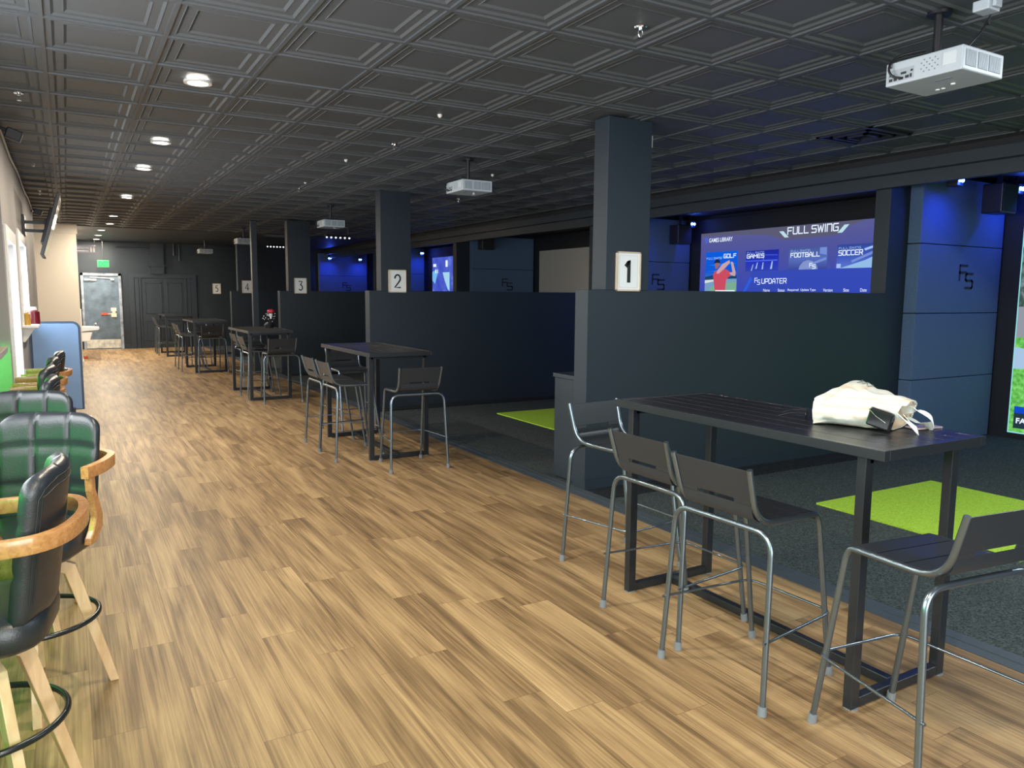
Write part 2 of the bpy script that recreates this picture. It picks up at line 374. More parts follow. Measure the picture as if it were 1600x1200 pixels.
# left wall: near stretch set back behind the drink rail, then the thicker stretch with two windows
b = MB(); b.box(-.98, -.78, -3.6, 0, 0, ZC+.02); b.box(-.98, -.78, 5.2, 8.0, 0, ZC+.02); b.box(-.98, -.78, 0, 5.2, 0, 1.4); b.box(-.98, -.78, 0, 5.2, 2.7, ZC+.02)  # middle opening is the unseen side window, added for its light
for y in (1.7, 3.45): b.box(-.95, -.85, y-.03, y+.03, 1.4, 2.7)
struct(b.build('wall_left', m_greywall))
WX = -.45
def wall_with_holes(y0, y1, holes):
    b = MB(); y = y0
    for (a, c, z0, z1) in holes:
        b.box(WX-.3, WX, y, a, 0, ZC+.02); b.box(WX-.3, WX, a, c, 0, z0); b.box(WX-.3, WX, a, c, z1, ZC+.02); y = c
    b.box(WX-.3, WX, y, y1, 0, ZC+.02); return b
W = [(8.25, 9.5, .45, 2.12), (10.35, 12.0, 1.30, 2.23)]
struct(wall_with_holes(8.0, 16.2, W).build('wall_left_windows', m_greywall))
b = MB(); b.box(-.98, -.72, 16.2, 19.3, 0, ZC+.02); struct(b.build('wall_left_far', m_greywall))
b = MB(); b.tube([(WX+.012, y, 3.06-.02*math.sin(y*2.1)) for y in [8.0+.4*k for k in range(21)]], .012, 6); tag(b.build('wall_conduit', mat('pale_conduit', (.52, .58, .64), .4), smooth=True), 'thin pale conduit run along the top of the window wall', 'conduit')
glassm = bpy.data.materials.new('window_glass'); glassm.use_nodes = True
nt = glassm.node_tree; nt.nodes.clear(); o_ = nt.nodes.new('ShaderNodeOutputMaterial'); mxn = nt.nodes.new('ShaderNodeMixShader'); tr = nt.nodes.new('ShaderNodeBsdfTransparent'); gl = nt.nodes.new('ShaderNodeBsdfGlossy'); gl.inputs['Roughness'].default_value = .03
mxn.inputs[0].default_value = .06; nt.links.new(tr.outputs[0], mxn.inputs[1]); nt.links.new(gl.outputs[0], mxn.inputs[2]); nt.links.new(mxn.outputs[0], o_.inputs[0])
for k, (a, c, z0, z1) in enumerate(W):
    e = empty('window_%d' % (k+1), (WX, (a+c)/2, z0)); e['kind'] = 'structure'
    b = MB()
    for y0, y1, q0, q1 in ((a-.14, a, z0-.12, z1+.12), (c, c+.14, z0-.12, z1+.12), (a, c, z1, z1+.12), (a, c, z0-.12, z0)): b.box(0, .022, y0-(a+c)/2, y1-(a+c)/2, q0-z0, q1-z0)
    b.build('window_casing', m_white, e, bevel=.004)
    b = MB(); h = (c-a)/2
    for y0, y1, q0, q1 in ((-h, -h+.05, 0, z1-z0), (h-.05, h, 0, z1-z0), (-h, h, 0, .05), (-h, h, z1-z0-.05, z1-z0)): b.box(-.2, -.14, y0, y1, q0, q1)
    b.build('window_frame', m_white, e)
    b = MB(); b.box(-.175, -.169, -h+.05, h-.05, .05, z1-z0-.05); b.build('glass', glassm, e)
# wall behind the camera with the shop window
b = MB(); b.box(-1.2, -.6, -3.75, -3.6, 0, 3.2); b.box(3.7, 9.9, -3.75, -3.6, 0, 3.2); b.box(-.6, 3.7, -3.75, -3.6, 0, .4); b.box(-.6, 3.7, -3.75, -3.6, 3.0, 3.2)
for x in (.8, 2.25): b.box(x-.04, x+.04, -3.75, -3.6, .4, 3.0)
struct(b.build('wall_back', m_greywall))

# far end: exit door, blind panelled double door, pipes
e = empty('door_1', (.88, 25.2, 0)); e['kind'] = 'structure'
b = MB(); b.box(-.51, -.45, -.06, 0, 0, 2.19); b.box(.45, .52, -.06, 0, 0, 2.19); b.box(-.51, .52, -.06, 0, 2.12, 2.19)
b.build('door_frame', mat('worn_grey_frame', (.32, .36, .42), .35, metal=.4, var=.5, vscale=6), e)
b = MB(); b.box(-.45, .45, -.035, 0, .0, 2.12); b.build('door_slab', mat('scuffed_slate_door', (.11, .16, .22), .35, var=.35, vscale=5), e)
b = MB(); b.box(-.44, .44, -.042, -.035, .03, .28); b.build('kick_plate', mat('scuffed_steel_plate', (.62, .60, .52), .35, metal=.6, var=.3, vscale=9), e)
b = MB(); b.box(-.04, .13, -.075, -.035, .99, 1.05); b.build('push_bar', mat('alarm_red', (.75, .09, .05), .4), e)
b = MB(); b.box(.13, .22, -.06, -.035, 1.01, 1.03); b.box(.22, .36, -.07, -.035, .93, 1.04); b.box(.22, .36, -.07, -.035, 1.10, 1.20); b.box(.25, .33, -.075, -.035, 1.045, 1.095); b.build('lock_case', m_cream, e)
b = MB(); b.box(-.42, -.12, -.08, -.035, 1.98, 2.02); b.box(.25, .33, -.08, -.035, 1.99, 2.03); b.cyl((-.27, -.07, 2.08), (.29, -.06, 2.04), .008); b.build('door_closer', m_white, e)
e = empty('door_2', (2.52, 25.2, 0)); e['kind'] = 'structure'
b = MB(); b.box(-.93, .93, -.05, 0, 2.08, 2.20)
for s in (-1, 1):
    for x0, x1, d in ((.78, .93, .05), (.66, .77, .035), (.60, .65, .05)): b.box(min(s*x0, s*x1), max(s*x0, s*x1), -d, 0, 0, 2.08)
b.build('door_casing', m_navy_e, e, bevel=.004)
for s, nm in ((-1, 'l'), (1, 'r')):
    b = MB(); x0, x1 = (-.6, -.005) if s < 0 else (.005, .6)
    b.box(x0, x1, -.02, 0, 0, 2.08)
    for z0, z1 in ((.21, .83), (1.02, 1.95)):
        a, c = x0+.09, x1-.04 if s < 0 else x1-.09
        for q in ((a, c, z0, z0+.03), (a, c, z1-.03, z1), (a, a+.03, z0, z1), (c-.03, c, z0, z1)): b.box(q[0], q[1], -.034, -.02, q[2], q[3])
    b.build('door_leaf', m_navy_e, e, bevel=.003)
b = MB(); b.box(2.2, 2.56, 25.08, 25.2, 2.20, ZC); b.box(2.14, 2.62, 25.06, 25.2, 2.42, 2.46); struct(b.build('trim_4', m_navy))
for p0, p1, rad, lab in (((2.85, 25.14, 2.75), (2.85, 25.14, ZC), .03, 'thicker dark painted pipe dropping from the ceiling at the far wall'), ((3.0, 25.14, 2.6), (3.0, 25.14, ZC), .022, 'thinner dark painted pipe dropping from the ceiling at the far wall'),
                         ((1.3, 25.17, 2.95), (2.2, 25.17, 2.95), .02, 'dark horizontal pipe on the far wall above the exit sign')):
    b = MB(); b.cyl(p0, p1, rad); tag(b.build('wall_pipe', m_navy_e, smooth=40), lab, 'pipe')
b = MB(); b.box(.26, 2.0, 25.185, 25.2, 0, .12); b.box(3.45, 9.7, 25.185, 25.2, 0, .12); struct(b.build('baseboard_end', m_navy_e))

# ------------------------------------------------------------------ simulator bays
e = None
def felt_panel(y, x0, x1, label):
    r = empty('acoustic_panel', (x0, y, 0)); w_ = x1-x0
    for z0, z1 in ((.01, .745), (.753, 1.48), (1.488, 2.235), (2.243, 2.97)):
        b = MB(); b.box(0, w_, 0, .148, z0, z1); b.build('felt_board', m_felt, r, bevel=.005)
    b = MB(); cx = (w_)*.56
    P = lambda u, v, d: Vector((cx+u, -.004-d, 1.86+v))
    stroke_bm(b, 'F', -.13, 0, .14, .16, .026, P); stroke_bm(b, 'S', -.005, -.09, .14, .16, .026, P)
    b.build('logo', m_feltlogo, r)
    return tag(r, label, 'acoustic panel', 'felt side panels of the simulator bays')
def blue_lamp(x, y, z, label, power=14):
    r = empty('blue_spotlight', (x, y, z))
    b = MB(); b.box(-.06, .06, -.05, .07, -.06, .06); b.build('lamp_housing', m_blackp, r, bevel=.01)
    b = MB(); b.box(-.012, .012, -.01, .01, .06, 3.035-z); b.box(-.04, .04, -.02, .02, .055, .065); b.build('bracket', m_blackp, r)
    for dx in (-.028, .028):
        b = MB(); b.cyl((dx, -.052, .0), (dx, -.060, .0), .022, .020); b.build('lens', glow('blue_led', (.10, .28, 1.0), 20), r)
    point('blue_spot_light', (x, y-.10, z-.03), power*.22, (.03, .08, 1.0), .03)
    l = bpy.data.lights.new('blue_wash', 'SPOT'); l.energy = power*1.15; l.color = (.03, .09, 1.0); l.spot_size = 2.0; l.spot_blend = 1; l.shadow_soft_size = .04
    o = bpy.data.objects.new('blue_wash_light', l); o.location = (x, y-.32, z-.02); o.rotation_euler = (math.radians(30), 0, 0); COL.objects.link(o)
    return tag(r, label, 'spotlight', 'blue spotlights of the simulator bays')
def speaker(x, y, z, label):
    r = empty('bay_speaker', (x, y, z))
    b = MB(); b.box(-.15, .15, -.12, .10, -.16, .16); b.build('speaker_box', m_blackp, r, bevel=.012)
    b = MB(); b.box(-.135, .135, -.128, -.121, -.145, .145); b.build('speaker_grille', m_black, r)
    b = MB(); b.box(-.02, .02, -.02, .02, .16, 3.03-z); b.build('bracket', m_blackp, r)
    return tag(r, label, 'speaker', 'speakers of the simulator bays')
felt_panel(5.0, 7.98, 9.60, 'blue-lit felt panel stack with dark logo beside the golf course screen')
felt_panel(10.27, 7.98, 9.60, 'felt panel stack beside the games library screen')
felt_panel(15.54, 7.98, 9.60, 'unlit felt panel stack beside the blank switched-off screen')
felt_panel(20.81, 7.78, 9.10, 'narrow strip of blue-lit felt panel stack beside the waterfall picture')
felt_panel(25.05, 7.22, 8.85, 'blue-lit felt panel stack under twin spotlights on the far wall')
blue_lamp(8.22, 4.80, 2.89, 'blue spotlight above the felt panel beside the golf course screen', 16)
blue_lamp(9.42, 4.80, 2.89, 'blue spotlight tucked behind the speaker beside the golf course screen', 14)
blue_lamp(8.22, 10.05, 2.89, 'blue spotlight behind the number one column', 10)
blue_lamp(9.40, 10.05, 2.89, 'blue spotlight left of the games library screen', 5)
blue_lamp(8.93, 20.62, 2.83, 'blue spotlight just right of the number two column', 12)
blue_lamp(7.51, 24.88, 2.80, 'left one of the two blue spotlights on the far wall', 14)
blue_lamp(8.54, 24.88, 2.79, 'right one of the two blue spotlights on the far wall', 14)
speaker(9.02, 4.78, 2.75, 'black speaker hung between spotlight and golf course screen')
speaker(9.16, 10.05, 2.70, 'black speaker hung behind the number one column')
speaker(8.22, 15.35, 2.82, 'black speaker above the unlit felt panels of the third bay')

XS = 9.65
def screen_frame(y0, y1, x, r, z1=2.74):
    b = MB()
    b.box(x-.01, x+.09, y0-.33, y0, 0, 2.97); b.box(x-.01, x+.09, y1, y1+.26, 0, 2.97); b.box(x-.01, x+.09, y0, y1, z1, 2.97); b.box(x-.01, x+.09, y0, y1, 0, .07)
    b.build('screen_border', m_black, r)
LAY = [0]
class Flat:                                                      # flat shapes on the screen plane, each sheet a hair in front of the last
    def __init__(s, r, x): s.r = r; s.x = x; s.k = 0
    def poly(s, name, pts, m):
        s.k += 1; b = MB(); b.poly([(s.x-.0015*s.k, y, z) for y, z in pts]); return b.build(name, m, s.r)
    def polys(s, name, lst, m):
        s.k += 1; b = MB()
        for pts in lst: b.poly([(s.x-.0015*s.k, y, z) for y, z in pts])
        return b.build(name, m, s.r)
    def rect(s, name, y0, y1, z0, z1, m): return s.poly(name, [(y0, z0), (y1, z0), (y1, z1), (y0, z1)], m)
    def strokes(s, name, items, m):
        s.k += 1; b = MB()
        for body, y, z, w_, h, th in items: stroke_bm(b, body, 0, 0, w_, h, th, lambda u, v, d: Vector((s.x-.0015*s.k, y-u, z+v)))
        return b.build(name, m, s.r)
    def text(s, name, body, y, z, w_, h, m, bold=0):
        s.k += 1; return text(name, body, m, s.r, 1, mx_face_negx(s.x-.0015*s.k, y, z), 0, w_, bold, height=h)
SB = .60                                                        # picture brightness
def G_(n, r, g, b_, k=1.0): return glow('picture_'+n, srgb(r, g, b_), SB*k)
def gradient(name, stops, z0, z1, k=1.0, noisy=0, axis=2):
    m = bpy.data.materials.new(name); m.use_nodes = True; nt = m.node_tree; nt.nodes.clear()
    tc = nt.nodes.new('ShaderNodeTexCoord'); sp = nt.nodes.new('ShaderNodeSeparateXYZ'); mr = nt.nodes.new('ShaderNodeMapRange'); cr = nt.nodes.new('ShaderNodeValToRGB')
    e = nt.nodes.new('ShaderNodeEmission'); o = nt.nodes.new('ShaderNodeOutputMaterial')
    nt.links.new(tc.outputs['Object'], sp.inputs[0]); mr.inputs[1].default_value = z0; mr.inputs[2].default_value = z1
    if noisy:
        n = nt.nodes.new('ShaderNodeTexNoise'); n.inputs['Scale'].default_value = noisy; n.inputs['Detail'].default_value = 5; nt.links.new(tc.outputs['Object'], n.inputs['Vector'])
        nt.links.new(n.outputs['Fac'], mr.inputs[0]); mr.inputs[1].default_value = .3; mr.inputs[2].default_value = .7
    else: nt.links.new(sp.outputs[axis], mr.inputs[0])
    nt.links.new(mr.outputs[0], cr.inputs[0]); els = cr.color_ramp.elements
    els[0].position, els[0].color = stops[0][0], (*srgb(*stops[0][1]), 1); els[1].position, els[1].color = stops[-1][0], (*srgb(*stops[-1][1]), 1)
    for p, c in stops[1:-1]: x = els.new(p); x.color = (*srgb(*c), 1)
    nt.links.new(cr.outputs[0], e.inputs[0]); e.inputs[1].default_value = SB*k; nt.links.new(e.outputs[0], o.inputs[0]); return m

# bay 2: games library menu
r = empty('projection_screen', (0, 0, 0)); tag(r, 'lit projection screen showing the blue games library menu', 'screen')
Y0, Y1 = 5.72, 10.05
b = MB(); b.box(XS, XS+.03, Y0, Y1, .07, 2.735); b.build('screen_sheet', gradient('menu_blue', [(0, (52, 66, 172)), (.62, (58, 74, 182)), (.85, (78, 84, 160)), (1, (92, 94, 150))], .1, 2.735), r)
screen_frame(Y0, Y1, XS, r)
f = Flat(r, XS)
f.poly('title_band', [(Y1, 2.735), (Y0, 2.735), (6.85, 2.73), (7.15, 2.66), (7.30, 2.545), (8.25, 2.53), (8.55, 2.62), (9.0, 2.66), (Y1, 2.69)], G_('band', 92, 92, 118))
wht = G_('white', 225, 238, 250, 1.15); pale = G_('pale', 168, 196, 245)
f.strokes('title_lettering', [('FULL', 8.185, 2.61, .38, .10, .016), ('SWING', 7.745, 2.61, .45, .10, .016)], wht)
f.poly('title_slash', [(8.35, 2.665), (8.27, 2.665), (8.16, 2.565), (8.24, 2.565)], G_('mint', 190, 225, 235))
f.poly('title_slash', [(7.19, 2.685), (7.11, 2.685), (7.22, 2.575), (7.30, 2.575)], G_('mint', 190, 225, 235))
f.text('heading', 'GAMES LIBRARY', 9.85, 2.575, .54, .07, wht, .012)
f.polys('menu_icon', [[(9.95, 2.575+k*.03), (9.88, 2.575+k*.03), (9.88, 2.592+k*.03), (9.95, 2.592+k*.03)] for k in range(3)], G_('icon', 70, 110, 225))
# golf poster
f.rect('poster_sky', 9.18, 9.91, 1.62, 2.41, gradient('poster_sky', [(0, (60, 130, 190)), (.35, (20, 90, 215)), (1, (10, 95, 225))], 1.9, 2.41))
f.polys('poster_cloud', [[(9.91, 2.31), (9.5, 2.33), (9.2, 2.31), (9.4, 2.29)], [(9.85, 2.19), (9.3, 2.22), (9.2, 2.20), (9.6, 2.17)], [(9.9, 2.08), (9.6, 2.10), (9.55, 2.08)]], G_('cloud', 30, 125, 235))
f.poly('poster_hills', [(9.91, 1.99), (9.7, 2.02), (9.4, 1.98), (9.18, 2.01), (9.18, 1.92), (9.91, 1.92)], G_('hill', 30, 70, 110))
f.poly('poster_beach', [(9.91, 1.94), (9.6, 1.95), (9.18, 1.95), (9.18, 1.62), (9.91, 1.62)], G_('beach', 120, 160, 195))
f.poly('poster_sand', [(9.91, 1.93), (9.68, 1.94), (9.70, 1.91), (9.91, 1.88)], G_('sand', 220, 225, 220))
f.poly('poster_green', [(9.80, 1.78), (9.74, 1.83), (9.5, 1.88), (9.18, 1.89), (9.18, 1.72), (9.5, 1.70), (9.74, 1.72)], G_('putt', 125, 175, 150))
f.poly('golfer_shirt', [(9.66, 1.73), (9.70, 1.93), (9.715, 2.03), (9.67, 2.085), (9.60, 2.10), (9.50, 2.115), (9.42, 2.11), (9.34, 2.07), (9.30, 2.02), (9.37, 1.97), (9.41, 1.93), (9.42, 1.80), (9.41, 1.70), (9.64, 1.66)], G_('shirt', 205, 78, 100))
f.poly('golfer_arm', [(9.345, 2.05), (9.30, 2.01), (9.21, 1.99), (9.20, 2.05), (9.265, 2.22), (9.30, 2.235), (9.315, 2.22), (9.27, 2.06)], G_('skin', 205, 165, 170))
f.poly('golfer_arm', [(9.64, 2.045), (9.58, 2.04), (9.44, 2.13), (9.33, 2.22), (9.35, 2.26), (9.50, 2.20), (9.61, 2.10)], G_('skin', 205, 165, 170))
f.poly('golfer_neck', [(9.61, 2.13), (9.66, 2.12), (9.665, 2.18), (9.60, 2.19)], G_('face', 150, 105, 115))
f.poly('golfer_head', [(9.66, 2.13), (9.60, 2.14), (9.565, 2.18), (9.565, 2.23), (9.60, 2.26), (9.66, 2.25), (9.675, 2.19)], G_('face', 150, 105, 115))
f.poly('golfer_cap', [(9.70, 2.215), (9.62, 2.225), (9.56, 2.215), (9.555, 2.25), (9.59, 2.285), (9.64, 2.285), (9.67, 2.26)], G_('cap', 28, 40, 75))
f.strokes('poster_lettering', [('GOLF', 9.47, 2.30, .27, .06, .012)], wht)
f.strokes('poster_lettering', [('FULL', 9.87, 2.285, .15, .03, .005), ('SWING', 9.70, 2.285, .18, .03, .005)], pale)
f.polys('poster_badge', [[(9.64, 1.76), (9.20, 1.76), (9.20, 1.742), (9.64, 1.742)], [(9.64, 1.76), (9.625, 1.76), (9.625, 1.62), (9.64, 1.62)], [(9.215, 1.76), (9.20, 1.76), (9.20, 1.62), (9.215, 1.62)]], wht)
f.text('poster_lettering', 'SKILLSTRIKE', 9.61, 1.69, .38, .035, wht, .03)
# three more game cards
def card(y1, y0, z0, z1, top, bot, tag_):
    f.poly('game_card', [(y1, z0), (y0, z0), (y0, z1), (y1, z1)], gradient('card_'+tag_, [(0, bot), (.5, top), (1, tuple(max(0, int(c*.8)) for c in top))], z0, z1))
card(8.98, 8.31, 2.06, 2.39, (38, 52, 190), (52, 68, 175), 'games')
f.polys('card_art', [[(8.98, 2.22), (8.33, 2.215), (8.33, 2.235), (8.98, 2.235)], [(8.62, 2.235), (8.60, 2.235), (8.60, 2.31), (8.62, 2.31)], [(8.61, 2.31), (8.33, 2.30), (8.33, 2.31), (8.61, 2.32)]], G_('ice', 78, 110, 225))
f.polys('card_art', [[(8.77, 2.10), (8.74, 2.10), (8.72, 2.20), (8.735, 2.20)], [(8.64, 2.09), (8.61, 2.09), (8.605, 2.20), (8.62, 2.20)], [(8.47, 2.09), (8.43, 2.09), (8.42, 2.21), (8.44, 2.21)], [(8.86, 2.07), (8.84, 2.07), (8.81, 2.17), (8.825, 2.17)]], pale)
f.strokes('card_lettering', [('GAMES', 8.95, 2.275, .35, .055, .012)], wht); f.strokes('card_lettering', [('FULL', 8.95, 2.345, .15, .026, .004), ('SWING', 8.78, 2.345, .18, .026, .004)], pale)
card(8.11, 7.42, 2.06, 2.40, (90, 112, 190), (60, 72, 150), 'football')
f.poly('card_art', [(7.92+.0, 2.06), (7.90, 2.12), (7.84, 2.18), (7.76, 2.205), (7.68, 2.19), (7.60, 2.13), (7.57, 2.06)], G_('ball', 132, 150, 205))
f.polys('card_art', [[(7.66, 2.17), (7.44, 2.235), (7.43, 2.20), (7.62, 2.145)], [(7.55, 2.38), (7.43, 2.38), (7.43, 2.27), (7.55, 2.29)]], G_('steelblue', 120, 145, 215))
f.strokes('card_lettering', [('FOOTBALL', 8.07, 2.255, .52, .06, .012), ('F', 7.72, 2.10, .05, .055, .010), ('S', 7.665, 2.075, .05, .055, .010)], wht); f.strokes('card_lettering', [('FULL', 8.07, 2.33, .15, .03, .004), ('SWING', 7.90, 2.33, .18, .03, .004)], pale)
card(7.255, 6.55, 2.06, 2.40, (66, 92, 190), (95, 120, 210), 'soccer')
f.poly('card_art', [(7.20, 2.065), (6.55, 2.065), (6.55, 2.27), (6.8, 2.17)], G_('ice2', 150, 190, 235)); f.poly('card_art', [(7.02, 2.17), (6.55, 2.34), (6.55, 2.30), (7.0, 2.14)], G_('steelblue', 120, 145, 215))
f.poly('card_art', [(7.25, 2.13), (7.18, 2.13), (7.18, 2.07), (7.25, 2.07)], pale)
f.poly('card_art', [(6.82, 2.33), (6.55, 2.40), (6.55, 2.37), (6.80, 2.30)], pale)
f.strokes('card_lettering', [('SOCCER', 7.22, 2.25, .38, .065, .012)], wht); f.strokes('card_lettering', [('FULL', 7.22, 2.335, .15, .026, .004), ('SWING', 7.05, 2.335, .18, .026, .004)], pale)
f.rect('updater_window', 6.0, 8.84, .9, 2.065, gradient('updater_blue', [(0, (48, 68, 178)), (1, (56, 76, 184))], .9, 2.07))
f.poly('card_art', [(9.03, 1.66), (8.98, 1.66), (8.80, 1.93), (8.84, 1.98)], G_('streak', 45, 95, 225))
f.strokes('window_lettering', [('F', 8.745, 1.88, .05, .07, .010), ('S', 8.69, 1.85, .05, .07, .010), ('UPDATER', 8.60, 1.865, .48, .072, .011)], wht)
for body, y, w_ in (('Name', 8.56, .13), ('Status', 8.27, .13), ('Required', 8.08, .20), ('Update Type', 7.84, .27), ('Version', 7.44, .16), ('Size', 7.10, .09), ('Date', 6.83, .10)):
    f.text('column_heading', body, y, 1.735, w_, .045, wht, .002)
# bay 1: golf course
r = empty('projection_screen', (0, 0, 0)); tag(r, 'lit projection screen at the frame edge showing a golf course', 'screen')
Y0, Y1 = .45, 4.80
b = MB(); b.box(XS, XS+.03, Y0, Y1, .07, 2.735); b.build('screen_sheet', gradient('course_sky', [(0, (150, 190, 215)), (1, (95, 165, 225))], 1.6, 2.735, 1.15), r)
screen_frame(Y0, Y1, XS, r)
f = Flat(r, XS)
f.rect('picture_trees', Y0, Y1, 1.50, 2.25, gradient('course_trees', [(0, (28, 48, 42)), (.5, (70, 90, 85)), (1, (150, 175, 180))], 0, 1, 1, noisy=9))
f.rect('picture_road', Y0, Y1, 1.18, 1.56, G_('road', 150, 155, 165))
f.rect('picture_fairway', Y0, Y1, .07, 1.20, gradient('course_grass', [(0, (70, 150, 62)), (.5, (105, 190, 88)), (1, (140, 215, 115))], 0, 1, 1.1, noisy=22))
f.poly('picture_path', [(Y1, .83), (Y1, 1.09), (4.3, 1.02), (3.2, .98), (3.2, .90), (4.3, .86)], G_('path', 170, 200, 230))
f.polys('picture_edge', [[(Y1, .07), (Y1-.012, .07), (Y1-.012, 2.735), (Y1, 2.735)], [(Y1, .07), (Y0, .07), (Y0, .085), (Y1, .085)]], G_('cyan', 150, 230, 235))
f.rect('info_box', 3.3, 4.74, .13, .31, G_('slate', 38, 58, 70)); f.rect('info_box', 3.3, 4.74, .31, .39, G_('royal', 20, 75, 205))
f.text('info_lettering', 'LIE', 4.62, .325, .12, .05, wht); f.text('info_lettering', 'FAIRWAY', 4.71, .19, .42, .065, wht, .03)
# bay 3: blank screen
r = empty('projection_screen', (0, 0, 0)); tag(r, 'switched-off blank grey projection screen behind the second partition', 'screen')
b = MB(); b.box(XS, XS+.03, 10.99, 15.36, .07, 2.68); b.build('screen_sheet', m_screenfab, r); screen_frame(10.99, 15.36, XS, r, 2.68)
# bay 4: waterfall picture
r = empty('projection_screen', (0, 0, 0)); tag(r, 'distant lit projection screen with pale blue waterfall picture', 'screen')
X4 = 9.20; b = MB(); b.box(X4, X4+.03, 16.3, 20.45, .07, 2.70); b.build('screen_sheet', gradient('fall_blue', [(0, (62, 78, 190)), (.6, (80, 96, 205)), (1, (110, 135, 225))], 0, 1, 1, noisy=3), r); screen_frame(16.3, 20.45, X4, r, 2.70)
f = Flat(r, X4)
f.poly('picture_sky', [(20.45, 2.3), (20.45, 2.05), (20.27, 1.95), (20.1, 2.25), (20.2, 2.35)], G_('sky4', 120, 190, 240)); f.poly('picture_sky', [(19.75, 2.27), (19.3, 2.27), (19.3, 1.75), (19.42, 1.80), (19.62, 2.05)], G_('sky5', 165, 215, 240))
f.polys('picture_caption', [[(20.38, 2.52), (20.18, 2.52), (20.18, 2.44), (20.38, 2.44)], [(19.55, 2.60), (19.42, 2.60), (19.42, 2.42), (19.55, 2.42)], [(20.24, 2.36), (20.16, 2.36), (20.16, 2.26), (20.24, 2.26)], [(20.1, 2.36), (20.06, 2.36), (20.06, 2.26), (20.1, 2.26)]], wht)
# turf tee boxes: lime green squares
for k, lab in ((0, 'bright lime green turf mat on the floor of the nearest bay'), (1, 'dim green turf mat behind the low box of the second bay'),
               (2, 'green turf mat of the third bay hidden behind partition number two')):
    b = MB(); b.box(5.105, 6.66, 2.40+5.27*k, 3.92+5.27*k, .004, .018)
    tag(b.build('turf_mat', m_green), lab, 'turf mat', 'lime turf mats of the bays')
# low storage boxes behind the partitions
for k, lab in ((0, 'low dark storage box standing against the back of the first partition'),):
    r = empty('storage_box', (3.76, 5.34+5.27*k, 0))
    b = MB(); b.box(0, .55, 0, .36, .03, .925); b.build('box_body', m_navy, r, bevel=.003)
    b = MB(); b.box(-.012, .562, -.004, .375, .925, .96); b.build('box_lid', m_navy_e, r, bevel=.003)
    b = MB(); b.box(.02, .53, .02, .34, 0, .03); b.build('plinth', m_black, r)
    tag(r, lab, 'box')
# light bars hanging at the back of bays 3 and 4
def light_bar(x, y, z, wid, label):
    r = empty('light_bar', (x, y, z)); b = MB(); b.box(0, wid, -.03, .03, .0, .05); b.cyl((.05, 0, .05), (.05, 0, ZC-z), .008); b.cyl((wid-.05, 0, .05), (wid-.05, 0, ZC-z), .008); b.build('bar_housing', m_blackp, r)
    for k in range(6):
        b = MB(); b.ball((.03+(wid-.06)*k/5, -.02, -.010), .016); b.build('bulb', glow('bulb_white', (.92, .95, 1), 3), r, smooth=True)
    tag(r, label, 'lamp', 'six-bulb light bars')
light_bar(4.60, 15.50, 2.80, .53, 'six-bulb light bar hanging left of the number two column')
light_bar(4.60, 20.80, 2.88, .47, 'six-bulb light bar hanging behind the thin floor-to-ceiling post')

# ------------------------------------------------------------------ number signs
def sign(n, x0, x1, y, z0, z1, label):
    r = empty('number_sign', ((x0+x1)/2, y, z0)); w_ = (x1-x0)/2; h = z1-z0
    b = MB()
    for q in ((-w_, w_, 0, .014), (-w_, w_, h-.014, h), (-w_, -w_+.014, 0, h), (w_-.014, w_, 0, h)): b.box(q[0], q[1], -.022, 0, q[2], q[3])
    b.build('sign_frame', m_signwood, r, bevel=.002)
    b = MB(); b.box(-w_+.014, w_-.014, -.014, 0, .014, h-.014); b.build('sign_sheet', m_paper, r)
    b = MB()
    for q in ((-w_+.032, w_-.032, .031, .033), (-w_+.032, w_-.032, h-.033, h-.031), (-w_+.032, -w_+.034, .031, h-.031), (w_-.034, w_-.032, .031, h-.031)): b.box(q[0], q[1], -.0155, -.014, q[2], q[3])
    b.build('sign_border', m_signwood, r)
    # digit drawn as strokes
    S = {'1': [[(-.30, .72), (.02, 1.0), (.02, 0)]], '2': [[(-.38, .72)]+[(.0+.38*math.cos(a), .70+.30*math.sin(a)) for a in [PI*(1-k/10*1.18) for k in range(11)]]+[(-.40, 0), (.42, 0)]],
         '3': [[(-.34, 1.0), (.34, 1.0), (-.02, .60)]+[(.0+.36*math.cos(a), .29+.30*math.sin(a)) for a in [PI*(.5-k/12*1.33) for k in range(13)]]],
         '4': [[(.18, 0), (.18, 1.0), (-.42, .27), (.44, .27)]], '5': [[(.32, 1.0), (-.22, 1.0), (-.27, .57)]+[(-.02+.36*math.cos(a), .32+.32*math.sin(a)) for a in [PI*(.62-k/12*1.42) for k in range(13)]]]}[str(n)]
    b = MB(); sy = h*.56; sx = w_*.80; z = h*.22; tk = .017 if n == 1 else .011
    for line in S:
        pts = [Vector((px*sx, -.0165, z+py*sy)) for px, py in line]
        b.sweep(pts, [(a, c) for a, c in ((-.0016, -tk), (.0016, -tk), (.0016, tk), (-.0016, tk))], upv=(0, 1, 0))
    b.build('digit', m_ink, r)
    tag(r, label, 'sign', 'bay number signs')
sign(1, 3.985, 4.245, 5.148, 1.69, 2.02, 'framed white sign with number 1 on the nearest column')
sign(2, 3.995, 4.265, 10.415, 1.675, 2.00, 'framed white sign with number 2 on the second column')
sign(3, 4.0, 4.25, 15.685, 1.65, 1.965, 'framed white sign with number 3 on the third column')
sign(4, 3.985, 4.235, 20.955, 1.65, 1.98, 'framed white sign with number 4 partly behind the thin post')
sign(5, 3.92, 4.16, 25.2, 1.62, 1.94, 'small white sign with number 5 on the far wall')

